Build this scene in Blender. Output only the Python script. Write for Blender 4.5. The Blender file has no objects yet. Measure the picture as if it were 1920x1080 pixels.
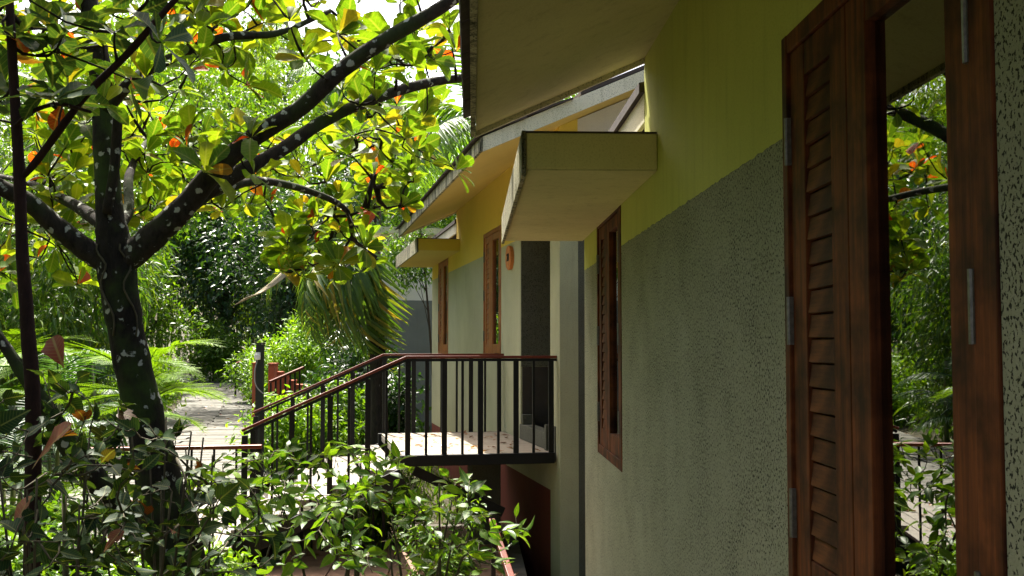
import bpy, math, random
import numpy as np
from mathutils import Vector, Matrix

random.seed(11)
rng = np.random.default_rng(11)
R = math.radians
S = bpy.context.scene
C = S.collection

# ------------------------------------------------------------------ camera
# world origin is the photographer's eye; +Y runs along the near house wall
F_PIX, YAW, PITCH = 2000.0, R(-2.15), R(3.09)
cam_data = bpy.data.cameras.new('camera')
cam_data.sensor_width = 36.0
cam_data.lens = F_PIX / 1920.0 * 36.0
cam_data.clip_start = 0.05
cam_data.clip_end = 2000.0
cam = bpy.data.objects.new('camera', cam_data)
C.objects.link(cam)
cam.rotation_euler = (R(90) + PITCH, 0, YAW)
S.camera = cam
CAM_ROT = cam.rotation_euler.to_matrix()

# ------------------------------------------------------------------ sky, sun, exposure
SUN_EL, SUN_AZ = R(58), R(-19)            # azimuth clockwise from +Y
SUN_DIR = Vector((math.sin(SUN_AZ) * math.cos(SUN_EL), math.cos(SUN_AZ) * math.cos(SUN_EL), math.sin(SUN_EL)))
world = bpy.data.worlds.new('World')
S.world = world
world.use_nodes = True
wn = world.node_tree.nodes
wl = world.node_tree.links
wn.clear()
sky = wn.new('ShaderNodeTexSky')
sky.sky_type = 'NISHITA'
sky.sun_disc = False
sky.sun_elevation = SUN_EL
sky.sun_rotation = SUN_AZ
sky.air_density = 0.7
sky.dust_density = 6.0
sky.ozone_density = 0.2
bg = wn.new('ShaderNodeBackground')
bg.inputs['Strength'].default_value = 0.15
wo = wn.new('ShaderNodeOutputWorld')
wl.new(sky.outputs[0], bg.inputs[0])
wl.new(bg.outputs[0], wo.inputs[0])
sun_data = bpy.data.lights.new('sun', 'SUN')
sun_data.energy = 5.0
sun_data.angle = R(0.5)
sun_data.color = (1.0, 0.95, 0.86)
sun = bpy.data.objects.new('sun', sun_data)
C.objects.link(sun)
sun.rotation_euler = (-SUN_DIR).to_track_quat('-Z', 'Y').to_euler()
S.view_settings.view_transform = 'Standard'
S.view_settings.look = 'None'
S.view_settings.gamma = 1.0
S.view_settings.use_curve_mapping = False
S.view_settings.exposure = 1.68
S.render.engine = 'CYCLES'
S.cycles.max_bounces = 8
S.cycles.diffuse_bounces = 5
S.cycles.transmission_bounces = 5
S.cycles.transparent_max_bounces = 8
S.cycles.sample_clamp_indirect = 6.0


def P(px, py, depth):
    """the point seen at photo pixel (px, py) at world depth y = depth"""
    d = CAM_ROT @ Vector(((px - 960.0) / F_PIX, (540.0 - py) / F_PIX, -1.0))
    return d * (depth / d.y)


# ------------------------------------------------------------------ object helpers
def tag(o, label=None, cat=None, group=None, kind=None):
    if label: o['label'] = label
    if cat: o['category'] = cat
    if group: o['group'] = group
    if kind: o['kind'] = kind
    return o


def empty(name, loc=(0, 0, 0), rz=0.0, parent=None):
    o = bpy.data.objects.new(name, None)
    o.empty_display_size = 0.2
    C.objects.link(o)
    o.location = loc
    o.rotation_euler = (0, 0, rz)
    if parent: o.parent = parent
    return o


def link(name, me, parent=None, m=None):
    o = bpy.data.objects.new(name, me)
    C.objects.link(o)
    if parent: o.parent = parent
    if m is not None and len(me.materials) == 0: me.materials.append(m)
    return o


class MB:
    def __init__(self):
        self.v = []
        self.f = []

    def box(self, x0, x1, y0, y1, z0, z1):
        n = len(self.v)
        self.v += [(x0, y0, z0), (x1, y0, z0), (x1, y1, z0), (x0, y1, z0), (x0, y0, z1), (x1, y0, z1), (x1, y1, z1), (x0, y1, z1)]
        self.f += [tuple(n + i for i in q) for q in ((0, 3, 2, 1), (4, 5, 6, 7), (0, 1, 5, 4), (1, 2, 6, 5), (2, 3, 7, 6), (3, 0, 4, 7))]
        return self

    def beam(self, a, b, w, h, up=(0, 0, 1)):
        """rectangular bar from a to b, w across, h along up"""
        a, b = Vector(a), Vector(b)
        d = (b - a).normalized()
        s = d.cross(Vector(up))
        if s.length < 1e-4: s = Vector((1, 0, 0))
        s.normalize()
        u = s.cross(d).normalized()
        n = len(self.v)
        for p in (a, b):
            for i, j in ((-1, -1), (1, -1), (1, 1), (-1, 1)):
                self.v.append(tuple(p + s * (i * w / 2) + u * (j * h / 2)))
        self.f += [tuple(n + i for i in q) for q in ((0, 1, 2, 3), (7, 6, 5, 4), (0, 4, 5, 1), (1, 5, 6, 2), (2, 6, 7, 3), (3, 7, 4, 0))]
        return self

    def prism(self, poly, y0, y1):
        """polygon in x,z extruded along y"""
        n, k = len(self.v), len(poly)
        self.v += [(x, y0, z) for x, z in poly] + [(x, y1, z) for x, z in poly]
        self.f.append(tuple(n + i for i in range(k)))
        self.f.append(tuple(n + k + i for i in reversed(range(k))))
        for i in range(k):
            j = (i + 1) % k
            self.f.append((n + i, n + k + i, n + k + j, n + j))
        return self

    def tube(self, pts, rad, sides=8):
        pts = [Vector(p) for p in pts]
        n0 = len(self.v)
        t = (pts[1] - pts[0]).normalized()
        a = t.orthogonal().normalized()
        for i, p in enumerate(pts):
            if i == 0: t = pts[1] - pts[0]
            elif i == len(pts) - 1: t = pts[-1] - pts[-2]
            else: t = pts[i + 1] - pts[i - 1]
            t.normalize()
            a = (a - t * a.dot(t))
            if a.length < 1e-6: a = t.orthogonal()
            a.normalize()
            b = t.cross(a)
            for k in range(sides):
                g = 2 * math.pi * k / sides
                self.v.append(tuple(p + (a * math.cos(g) + b * math.sin(g)) * rad[i]))
        for i in range(len(pts) - 1):
            for k in range(sides):
                l = (k + 1) % sides
                q = n0 + i * sides
                self.f.append((q + k, q + l, q + sides + l, q + sides + k))
        self.f.append(tuple(n0 + k for k in reversed(range(sides))))
        q = n0 + (len(pts) - 1) * sides
        self.f.append(tuple(q + k for k in range(sides)))
        return self

    def build(self, name, m, parent=None, smooth=False, bevel=0.0, fix=True):
        me = bpy.data.meshes.new(name)
        me.from_pydata(self.v, [], self.f)
        if fix:
            import bmesh
            bm = bmesh.new()
            bm.from_mesh(me)
            bmesh.ops.recalc_face_normals(bm, faces=bm.faces)
            bm.to_mesh(me)
            bm.free()
        me.materials.append(m)
        if smooth: me.polygons.foreach_set('use_smooth', [True] * len(me.polygons))
        o = link(name, me, parent)
        if bevel:
            bv = o.modifiers.new('bevel', 'BEVEL')
            bv.width = bevel
            bv.segments = 2
            bv.limit_method = 'ANGLE'
        return o


def spline(pts, per=5):
    """Catmull-Rom through points that may carry extra numbers (radius)"""
    p = [np.array(q, float) for q in pts]
    p = [2 * p[0] - p[1]] + p + [2 * p[-1] - p[-2]]
    out = []
    for i in range(1, len(p) - 2):
        for k in range(per):
            t = k / per
            a, b, c, d = p[i - 1], p[i], p[i + 1], p[i + 2]
            out.append(0.5 * (2 * b + (c - a) * t + (2 * a - 5 * b + 4 * c - d) * t * t + (3 * b - a - 3 * c + d) * t ** 3))
    out.append(p[-2])
    return out


# ------------------------------------------------------------------ materials
MATS = {}


def newmat(name):
    m = bpy.data.materials.new(name)
    m.use_nodes = True
    nt = m.node_tree
    bs = nt.nodes['Principled BSDF']
    MATS[name] = m
    return m, nt, bs


def node(nt, t, **kw):
    n = nt.nodes.new(t)
    for k, v in kw.items(): setattr(n, k, v)
    return n


def coords(nt, scale=(1, 1, 1), src='Object'):
    tc = node(nt, 'ShaderNodeTexCoord')
    mp = node(nt, 'ShaderNodeMapping')
    mp.inputs['Scale'].default_value = scale
    nt.links.new(tc.outputs[src], mp.inputs[0])
    return mp.outputs[0]


def noise(nt, vec, scale, detail=4, rough=0.6):
    n = node(nt, 'ShaderNodeTexNoise')
    n.inputs['Scale'].default_value = scale
    n.inputs['Detail'].default_value = detail
    n.inputs['Roughness'].default_value = rough
    nt.links.new(vec, n.inputs['Vector'])
    return n.outputs[0]


def ramp(nt, fac, stops, interp='LINEAR'):
    r = node(nt, 'ShaderNodeValToRGB')
    cr = r.color_ramp
    cr.interpolation = interp
    while len(cr.elements) < len(stops): cr.elements.new(0.5)
    for e, (p, c) in zip(cr.elements, stops):
        e.position = p
        e.color = (c, c, c, 1) if isinstance(c, (int, float)) else (*c, 1)
    nt.links.new(fac, r.inputs[0])
    return r.outputs[0]


def mix(nt, fac, a, b, mode='MIX'):
    n = node(nt, 'ShaderNodeMix', data_type='RGBA', blend_type=mode)
    if isinstance(fac, (int, float)): n.inputs[0].default_value = fac
    else: nt.links.new(fac, n.inputs[0])
    for s, x in ((6, a), (7, b)):
        if isinstance(x, tuple): n.inputs[s].default_value = (*x, 1)
        else: nt.links.new(x, n.inputs[s])
    return n.outputs[2]


def bump(nt, bs, h, strength, dist=0.01):
    b = node(nt, 'ShaderNodeBump')
    b.inputs['Strength'].default_value = strength
    b.inputs['Distance'].default_value = dist
    nt.links.new(h, b.inputs['Height'])
    nt.links.new(b.outputs[0], bs.inputs['Normal'])


def plaster(name, col, col2, speck=0.5, grime=(0.05, 0.05, 0.035), rough_bump=0.5, streak=0.3, speck_col=(0.02, 0.022, 0.015), st_th=(0.52, 0.78), edge=None):
    m, nt, bs = newmat(name)
    v = coords(nt)
    big = ramp(nt, noise(nt, v, 1.3, 6), [(0.35, 0.0), (0.7, 1.0)])
    c = mix(nt, big, col, col2)
    # rain streaks run down the wall
    vs = coords(nt, (7, 7, 0.7))
    st = ramp(nt, noise(nt, vs, 1.6, 6, 0.7), [(st_th[0], 0.0), (st_th[1], 1.0)])
    stm = node(nt, 'ShaderNodeMath', operation='MULTIPLY')
    nt.links.new(st, stm.inputs[0])
    stm.inputs[1].default_value = streak
    c = mix(nt, stm.outputs[0], c, grime)
    # small mould pits
    vv = coords(nt, (1, 1, 0.9))
    f1 = noise(nt, vv, 100, 2, 0.6)
    f2 = noise(nt, v, 3.1, 5)
    th = node(nt, 'ShaderNodeMath', operation='MULTIPLY_ADD')
    nt.links.new(f2, th.inputs[0])
    th.inputs[1].default_value = 0.2
    nt.links.new(f1, th.inputs[2])
    pit = ramp(nt, th.outputs[0], [(0.655, 0.0), (0.705, 1.0)])
    pm = node(nt, 'ShaderNodeMath', operation='MULTIPLY')
    nt.links.new(pit, pm.inputs[0])
    pm.inputs[1].default_value = speck
    c = mix(nt, pm.outputs[0], c, speck_col)
    if edge:
        # brushed lower limit of the paint, a few millimetres uneven
        sz = node(nt, 'ShaderNodeSeparateXYZ')
        nt.links.new(v, sz.inputs[0])
        ez = node(nt, 'ShaderNodeMath', operation='MULTIPLY_ADD')
        nt.links.new(noise(nt, v, 9, 4), ez.inputs[0])
        ez.inputs[1].default_value = 0.035
        nt.links.new(sz.outputs[2], ez.inputs[2])
        lt = node(nt, 'ShaderNodeMath', operation='LESS_THAN')
        nt.links.new(ez.outputs[0], lt.inputs[0])
        lt.inputs[1].default_value = edge[0] + 0.021
        c = mix(nt, lt.outputs[0], c, edge[1])
    nt.links.new(c, bs.inputs['Base Color'])
    bs.inputs['Roughness'].default_value = 0.85
    bs.inputs['Specular IOR Level'].default_value = 0.2
    hb = node(nt, 'ShaderNodeMath', operation='SUBTRACT')
    nt.links.new(noise(nt, v, 90, 4, 0.7), hb.inputs[0])
    nt.links.new(pm.outputs[0], hb.inputs[1])
    bump(nt, bs, hb.outputs[0], rough_bump, 0.006)
    return m


def simple(name, col, rough=0.6, var=0.25, scale=8.0, spec=0.3, metal=0.0, bmp=0.15, stretch=(1, 1, 1), col2=None):
    m, nt, bs = newmat(name)
    v = coords(nt, stretch)
    n1 = noise(nt, v, scale, 6, 0.65)
    d = col2 or tuple(x * (1 - var) for x in col)
    nt.links.new(mix(nt, ramp(nt, n1, [(0.3, 0.0), (0.7, 1.0)]), d, col), bs.inputs['Base Color'])
    bs.inputs['Roughness'].default_value = rough
    bs.inputs['Specular IOR Level'].default_value = spec
    bs.inputs['Metallic'].default_value = metal
    if bmp: bump(nt, bs, n1, bmp, 0.005)
    return m


def wood(name, col, dark, scale=1.0, grain='z', rough=0.45, stain=(0.45, 0.8, 0.75), spec=0.3):
    m, nt, bs = newmat(name)
    st = {'z': (26, 26, 1.6), 'y': (26, 1.6, 26), 'x': (1.6, 26, 26)}[grain]
    v = coords(nt, tuple(s * scale for s in st))
    n1 = noise(nt, v, 1.0, 6, 0.7)
    n2 = noise(nt, coords(nt), 5.0, 4)
    oi = node(nt, 'ShaderNodeObjectInfo')
    c = mix(nt, ramp(nt, n1, [(0.3, 0.0), (0.72, 1.0)]), dark, col)
    c = mix(nt, ramp(nt, n2, [(stain[0], 0.0), (stain[1], stain[2])]), c, tuple(x * 0.5 for x in dark))
    hv = node(nt, 'ShaderNodeHueSaturation')
    mr = node(nt, 'ShaderNodeMapRange')
    nt.links.new(oi.outputs['Random'], mr.inputs[0])
    mr.inputs[3].default_value = 0.75
    mr.inputs[4].default_value = 1.25
    nt.links.new(mr.outputs[0], hv.inputs['Value'])
    nt.links.new(c, hv.inputs['Color'])
    nt.links.new(hv.outputs[0], bs.inputs['Base Color'])
    bs.inputs['Roughness'].default_value = rough
    bs.inputs['Specular IOR Level'].default_value = spec
    bump(nt, bs, n1, 0.25, 0.003)
    return m


def bark(name, col, dark, lichen=0.35, moss=0.0):
    m, nt, bs = newmat(name)
    v = coords(nt)
    n1 = noise(nt, coords(nt, (1, 1, 0.35)), 28, 6, 0.7)
    c = mix(nt, ramp(nt, n1, [(0.3, 0.0), (0.75, 1.0)]), dark, col)
    if moss:
        c = mix(nt, ramp(nt, noise(nt, v, 3.0, 6), [(0.48, 0.0), (0.62, moss)]), c, (0.035, 0.06, 0.012))
    vo = node(nt, 'ShaderNodeTexVoronoi')
    vo.inputs['Scale'].default_value = 15
    nz = node(nt, 'ShaderNodeVectorMath', operation='MULTIPLY_ADD')
    tn = node(nt, 'ShaderNodeTexNoise')
    tn.inputs['Scale'].default_value = 30
    nt.links.new(v, tn.inputs['Vector'])
    nt.links.new(tn.outputs['Color'], nz.inputs[0])
    nz.inputs[1].default_value = (0.035, 0.035, 0.035)
    nt.links.new(v, nz.inputs[2])
    nt.links.new(nz.outputs[0], vo.inputs['Vector'])
    sp = ramp(nt, vo.outputs['Distance'], [(0.27, 1.0), (0.33, 0.0)])
    sel = ramp(nt, noise(nt, v, 7.0, 5), [(0.56 - lichen * 0.12, 0.0), (0.6 - lichen * 0.12, 1.0)])
    mm = node(nt, 'ShaderNodeMath', operation='MULTIPLY')
    nt.links.new(sp, mm.inputs[0])
    nt.links.new(sel, mm.inputs[1])
    c = mix(nt, mm.outputs[0], c, (0.36, 0.37, 0.31))
    nt.links.new(c, bs.inputs['Base Color'])
    bs.inputs['Roughness'].default_value = 0.9
    bs.inputs['Specular IOR Level'].default_value = 0.15
    bump(nt, bs, n1, 0.7, 0.012)
    return m


def leafmat(name, cols, src, trans=0.42, rough=0.42, spec=0.35, tglow=(1.45, 1.4, 0.3), veins=True):
    """cols: ramp stops (position, colour) over a per-leaf random number"""
    m, nt, bs = newmat(name)
    if src == 'object':
        rnd = node(nt, 'ShaderNodeObjectInfo').outputs['Random']
    else:
        at = node(nt, 'ShaderNodeAttribute')
        at.attribute_name = 'leaf_random'
        rnd = at.outputs['Fac']
    c = ramp(nt, rnd, cols)
    pn = noise(nt, coords(nt), 6.0 if src == 'object' else 12.0, 3)
    c = mix(nt, ramp(nt, pn, [(0.35, 0.0), (0.75, 0.45)]), c, tuple(x * 0.55 for x in cols[0][1]))
    if veins:
        uv = node(nt, 'ShaderNodeTexCoord').outputs['UV']
        sx = node(nt, 'ShaderNodeSeparateXYZ')
        nt.links.new(uv, sx.inputs[0])
        ab = node(nt, 'ShaderNodeMath', operation='ABSOLUTE')
        sb = node(nt, 'ShaderNodeMath', operation='SUBTRACT')
        nt.links.new(sx.outputs[0], sb.inputs[0])
        sb.inputs[1].default_value = 0.5
        nt.links.new(sb.outputs[0], ab.inputs[0])
        # side veins: lines of v - 0.55*|u-.5|
        mu = node(nt, 'ShaderNodeMath', operation='MULTIPLY_ADD')
        nt.links.new(ab.outputs[0], mu.inputs[0])
        mu.inputs[1].default_value = -0.75
        nt.links.new(sx.outputs[1], mu.inputs[2])
        fr = node(nt, 'ShaderNodeMath', operation='PINGPONG')
        nt.links.new(mu.outputs[0], fr.inputs[0])
        fr.inputs[1].default_value = 0.055
        v1 = ramp(nt, fr.outputs[0], [(0.0, 0.5), (0.012, 0.0)])
        v2 = ramp(nt, ab.outputs[0], [(0.012, 0.8), (0.035, 0.0)])
        mx = node(nt, 'ShaderNodeMath', operation='MAXIMUM')
        nt.links.new(v1, mx.inputs[0])
        nt.links.new(v2, mx.inputs[1])
        c = mix(nt, mx.outputs[0], c, mix(nt, 0.5, c, (0.28, 0.30, 0.10)))
    nt.links.new(c, bs.inputs['Base Color'])
    bs.inputs['Roughness'].default_value = rough
    bs.inputs['Specular IOR Level'].default_value = spec
    tr = node(nt, 'ShaderNodeBsdfTranslucent')
    nt.links.new(mix(nt, 1.0, c, tglow, 'MULTIPLY'), tr.inputs[0])
    ms = node(nt, 'ShaderNodeMixShader')
    ms.inputs[0].default_value = trans
    nt.links.new(bs.outputs[0], ms.inputs[1])
    nt.links.new(tr.outputs[0], ms.inputs[2])
    nt.links.new(ms.outputs[0], nt.nodes['Material Output'].inputs[0])
    return m


def leafpair(name, cols, **kw):
    return leafmat(name, cols, 'object', **kw), leafmat(name + '_mass', cols, 'attr', **kw)


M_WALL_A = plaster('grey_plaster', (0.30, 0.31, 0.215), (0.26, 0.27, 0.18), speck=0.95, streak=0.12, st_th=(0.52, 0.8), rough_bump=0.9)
M_WALL_B = plaster('grey_plaster_clean', (0.42, 0.41, 0.25), (0.35, 0.345, 0.21), speck=0.18, streak=0.2, rough_bump=0.3)
M_YEL_A = plaster('yellow_plaster', (0.50, 0.52, 0.12), (0.43, 0.445, 0.10), speck=0.10, streak=0.3, rough_bump=0.35, grime=(0.14, 0.14, 0.05), edge=(0.665, (0.17, 0.175, 0.11)))
M_YEL_B = plaster('bounce_lit_yellow_plaster', (0.70, 0.52, 0.09), (0.63, 0.47, 0.08), speck=0.08, streak=0.08, rough_bump=0.2, edge=(0.665, (0.35, 0.345, 0.21)))  # same yellow paint as the near house, warm bounce light put into the colour
M_CANOPY_A = plaster('olive_cream_plaster', (0.68, 0.64, 0.31), (0.58, 0.55, 0.25), speck=0.12, streak=0.15, rough_bump=0.3)
M_SOFFIT = plaster('cream_soffit', (0.60, 0.56, 0.29), (0.50, 0.465, 0.23), speck=0.10, streak=0.3, rough_bump=0.2)
M_SOFFIT_B = plaster('yellow_soffit', (0.68, 0.52, 0.16), (0.64, 0.49, 0.15), speck=0.05, streak=0.05, rough_bump=0.15)
M_BOARD = plaster('weathered_white_board', (0.66, 0.62, 0.46), (0.52, 0.50, 0.34), speck=0.5, streak=0.5, grime=(0.10, 0.11, 0.05), rough_bump=0.3)
M_FASCIA = plaster('mossy_fascia', (0.50, 0.46, 0.31), (0.34, 0.32, 0.19), speck=0.9, streak=1.0, grime=(0.022, 0.024, 0.013), rough_bump=0.4, st_th=(0.42, 0.62))
M_PALE = plaster('pale_plaster', (0.62, 0.60, 0.55), (0.55, 0.53, 0.48), speck=0.1, streak=0.1, rough_bump=0.2)
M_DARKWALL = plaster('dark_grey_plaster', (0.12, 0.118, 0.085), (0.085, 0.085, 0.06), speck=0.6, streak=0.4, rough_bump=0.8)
M_BLUEGREY = plaster('blue_grey_plaster', (0.16, 0.17, 0.16), (0.13, 0.14, 0.13), speck=0.1, streak=0.15, rough_bump=0.2)
M_MAROON = plaster('maroon_plinth', (0.16, 0.035, 0.02), (0.11, 0.022, 0.014), speck=0.2, streak=0.3, rough_bump=0.3)
M_BRICK = simple('rough_dark_masonry', (0.10, 0.075, 0.06), 0.95, 0.6, 14, bmp=0.8)
M_TILE = simple('dark_roof_tile', (0.07, 0.055, 0.045), 0.9, 0.5, 12, bmp=0.5)
M_FRAME = wood('oiled_window_wood', (0.36, 0.12, 0.03), (0.18, 0.05, 0.014), 1.0, 'z')
M_SLAT = wood('oiled_slat_wood', (0.33, 0.11, 0.03), (0.16, 0.045, 0.013), 1.0, 'y')
M_FRAME_A = wood('weathered_shaded_window_wood', (0.21, 0.06, 0.017), (0.03, 0.010, 0.005), 1.0, 'z', 0.6, (0.42, 0.66, 0.9), 0.12)  # stained wood, base colour darkened to paint in the shade
M_SLAT_A = wood('weathered_shaded_slat_wood', (0.20, 0.07, 0.022), (0.03, 0.012, 0.007), 1.0, 'y', 0.65, (0.42, 0.68, 0.85), 0.12)  # slats to match, shade likewise put into the colour
M_RAIL = wood('painted_handrail', (0.22, 0.045, 0.022), (0.12, 0.025, 0.014), 0.6, 'x', 0.35)
M_IRON = simple('black_painted_iron', (0.009, 0.009, 0.008), 0.55, 0.5, 20, 0.25)
M_HINGE = simple('dull_hinge_metal', (0.22, 0.21, 0.18), 0.4, 0.5, 60, 0.5, 0.8)
M_FLOOR = simple('pale_porch_tile', (0.32, 0.27, 0.20), 0.6, 0.3, 5)
M_TREAD = simple('stone_tread', (0.25, 0.225, 0.185), 0.7, 0.35, 6)
M_TERRA = simple('terracotta_paving', (0.34, 0.20, 0.13), 0.75, 0.4, 5)
M_ORANGE = simple('orange_red_render', (0.42, 0.11, 0.05), 0.8, 0.4, 7)
M_PATH = simple('path_concrete', (0.20, 0.19, 0.165), 0.85, 0.5, 1.6, bmp=0.4, col2=(0.075, 0.075, 0.055))
M_JOINT = simple('path_bed', (0.13, 0.115, 0.09), 0.95, 0.5, 6, bmp=0.5)
M_SOIL = simple('leaf_litter_soil', (0.075, 0.055, 0.03), 0.95, 0.6, 2.5, bmp=0.8, col2=(0.03, 0.035, 0.012))
M_POST = simple('dark_green_post', (0.02, 0.026, 0.02), 0.5, 0.4, 20)
M_LAMPW = simple('white_lamp_plastic', (0.75, 0.73, 0.65), 0.4, 0.1, 20)
M_CABLE = simple('grey_cable', (0.3, 0.3, 0.28), 0.5, 0.1, 20)
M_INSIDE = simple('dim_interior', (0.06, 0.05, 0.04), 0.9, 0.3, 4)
M_PLAQUE = simple('terracotta_plaque', (0.55, 0.19, 0.05), 0.6, 0.3, 30)
M_STICK = simple('pale_dead_stick', (0.42, 0.34, 0.2), 0.8, 0.4, 15)
M_BARK = bark('almond_bark', (0.05, 0.04, 0.03), (0.012, 0.010, 0.008), 0.75, 0.5)
M_TRUNK = bark('almond_trunk_bark', (0.03, 0.024, 0.018), (0.009, 0.008, 0.006), 0.3, 0.8)
M_TWIG = bark('dark_twig_bark', (0.03, 0.022, 0.015), (0.010, 0.008, 0.006), 0.0)
M_SAPBARK = bark('reddish_sapling_bark', (0.045, 0.022, 0.016), (0.016, 0.009, 0.007), -0.6)
M_PALMBARK = bark('palm_bark', (0.05, 0.04, 0.028), (0.015, 0.012, 0.009), -0.2)
M_VINESTEM = simple('vine_stem', (0.10, 0.085, 0.045), 0.8, 0.6, 12)
M_CULM = simple('bamboo_culm', (0.14, 0.16, 0.04), 0.5, 0.4, 3)
M_BGBARK = simple('grey_brown_bark', (0.06, 0.045, 0.03), 0.9, 0.5, 6, bmp=0.6)

# reflective window glass
m, nt, bs = newmat('window_glass')
fr = node(nt, 'ShaderNodeFresnel')
fr.inputs[0].default_value = 3.8
gl = node(nt, 'ShaderNodeBsdfGlossy')
gl.inputs['Roughness'].default_value = 0.004
gl.inputs['Color'].default_value = (0.95, 0.97, 0.93, 1)
tp = node(nt, 'ShaderNodeBsdfTransparent')
tp.inputs[0].default_value = (0.55, 0.57, 0.55, 1)
ms = node(nt, 'ShaderNodeMixShader')
nt.links.new(fr.outputs[0], ms.inputs[0])
nt.links.new(tp.outputs[0], ms.inputs[1])
nt.links.new(gl.outputs[0], ms.inputs[2])
nt.links.new(ms.outputs[0], nt.nodes['Material Output'].inputs[0])
M_GLASS = m

G_ALMOND = [(0.0, (0.05, 0.115, 0.010)), (0.3, (0.085, 0.165, 0.013)), (0.6, (0.135, 0.22, 0.015)), (0.85, (0.20, 0.245, 0.018)),
            (0.95, (0.26, 0.19, 0.02)), (0.965, (0.42, 0.05, 0.012)), (1.0, (0.50, 0.035, 0.01))]
LM_ALMOND = leafpair('almond_leaf', G_ALMOND, trans=0.55, spec=0.2, rough=0.5)
LM_SHRUB = leafpair('shrub_leaf', [(0, (0.035, 0.10, 0.012)), (0.5, (0.075, 0.18, 0.016)), (0.85, (0.14, 0.27, 0.018)), (1, (0.20, 0.33, 0.025))], trans=0.42, rough=0.42, spec=0.3)
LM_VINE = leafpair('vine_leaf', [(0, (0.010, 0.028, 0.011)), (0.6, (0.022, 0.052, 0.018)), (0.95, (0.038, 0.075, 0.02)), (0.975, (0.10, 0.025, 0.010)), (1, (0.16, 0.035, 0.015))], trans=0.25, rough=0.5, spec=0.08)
LM_BAMBOO = leafmat('bamboo_leaf', [(0, (0.09, 0.19, 0.015)), (0.5, (0.17, 0.30, 0.02)), (1, (0.28, 0.38, 0.03))], 'attr', trans=0.5, veins=False)
LM_BAMBOO2 = leafmat('dark_bamboo_leaf', [(0, (0.035, 0.095, 0.012)), (0.6, (0.08, 0.17, 0.018)), (1, (0.17, 0.24, 0.025))], 'attr', trans=0.45, veins=False)
LM_DARK = leafmat('dark_glossy_leaf', [(0, (0.016, 0.05, 0.014)), (0.6, (0.03, 0.085, 0.02)), (1, (0.06, 0.13, 0.025))], 'attr', trans=0.28, rough=0.34, spec=0.5, veins=False)
LM_MID = leafmat('mid_green_leaf', [(0, (0.045, 0.115, 0.012)), (0.6, (0.10, 0.21, 0.016)), (1, (0.19, 0.31, 0.025))], 'attr', trans=0.42, veins=False)
LM_BRIGHT = leafmat('lime_leaf', [(0, (0.09, 0.20, 0.012)), (0.6, (0.18, 0.34, 0.018)), (1, (0.27, 0.42, 0.03))], 'attr', trans=0.45, veins=False)
LM_FROND = leafmat('palm_leaf', [(0, (0.05, 0.11, 0.02)), (0.6, (0.10, 0.18, 0.03)), (0.85, (0.19, 0.22, 0.03)), (1, (0.36, 0.27, 0.05))], 'attr', trans=0.4, veins=False)
LM_COCO = leafmat('coconut_leaf', [(0, (0.05, 0.13, 0.02)), (1, (0.14, 0.25, 0.035))], 'attr', trans=0.45, veins=False)
LM_ARECA = leafmat('areca_leaf', [(0, (0.02, 0.07, 0.02)), (1, (0.06, 0.14, 0.03))], 'attr', trans=0.3, veins=False)
LM_FERN = leafmat('feathery_leaf', [(0, (0.10, 0.21, 0.012)), (1, (0.19, 0.32, 0.02))], 'attr', trans=0.45, veins=False, spec=0.1)
LM_GRASS = leafmat('grass_blade', [(0, (0.06, 0.13, 0.015)), (1, (0.15, 0.24, 0.03))], 'attr', trans=0.35, veins=False)
LM_DEAD = leafmat('dead_leaf', [(0, (0.16, 0.07, 0.03)), (0.6, (0.26, 0.12, 0.05)), (1, (0.36, 0.2, 0.09))], 'attr', trans=0.15, veins=False)
LM_LITTER = leafmat('fallen_leaf', [(0, (0.16, 0.03, 0.012)), (1, (0.22, 0.06, 0.02))], 'object', trans=0.2, veins=True)

# ------------------------------------------------------------------ leaf geometry
def template(rows, fold=0.12, droop=0.18, sway=0.0, wave=0.0):
    """rows: (axis t, edge half-width, edge t). Leaf lies along +Y, length 1, normal +Z"""
    v, uv, f = [], [], []
    for t, ex, et in rows:
        for s, yy, xx in ((-1, et, -ex), (0, t, 0.0), (1, et, ex)):
            jit = wave * random.uniform(-1, 1) if s else 0.0
            xx *= 1 + 1.2 * jit
            v.append((xx + sway * yy * yy, yy, fold * abs(xx) * 2 - droop * yy * yy + jit * abs(xx) * 1.6))
            uv.append((0.5 + xx, yy))
    for i in range(len(rows) - 1):
        a, b = 3 * i, 3 * i + 3
        f += [(a, a + 1, b + 1, b), (a + 1, a + 2, b + 2, b + 1)]
    return np.array(v, float), f, np.array(uv, float)


OBOVATE = [(0.0, 0.012, 0.0), (0.10, 0.03, 0.10), (0.28, 0.12, 0.28), (0.5, 0.21, 0.5), (0.70, 0.27, 0.70), (0.86, 0.235, 0.86), (0.95, 0.14, 0.95), (1.0, 0.02, 0.99)]
ELLIPT = [(0.0, 0.01, 0.0), (0.08, 0.03, 0.08), (0.22, 0.14, 0.22), (0.42, 0.215, 0.42), (0.62, 0.19, 0.62), (0.8, 0.11, 0.8), (0.92, 0.04, 0.92), (1.0, 0.003, 1.0)]
LOBED = [(0.0, 0.01, 0.0), (0.04, 0.16, -0.04), (0.14, 0.32, 0.03), (0.24, 0.46, 0.22), (0.34, 0.43, 0.50), (0.44, 0.24, 0.46), (0.62, 0.22, 0.64), (0.82, 0.12, 0.82), (1.0, 0.005, 1.0)]
HEART = [(0.0, 0.01, 0.0), (0.03, 0.2, -0.07), (0.14, 0.36, 0.04), (0.3, 0.40, 0.26), (0.5, 0.32, 0.5), (0.72, 0.19, 0.72), (0.9, 0.07, 0.9), (1.0, 0.005, 1.0)]
SMALL = [(0.0, 0.01, 0.0), (0.4, 0.23, 0.38), (1.0, 0.01, 1.0)]
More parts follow.
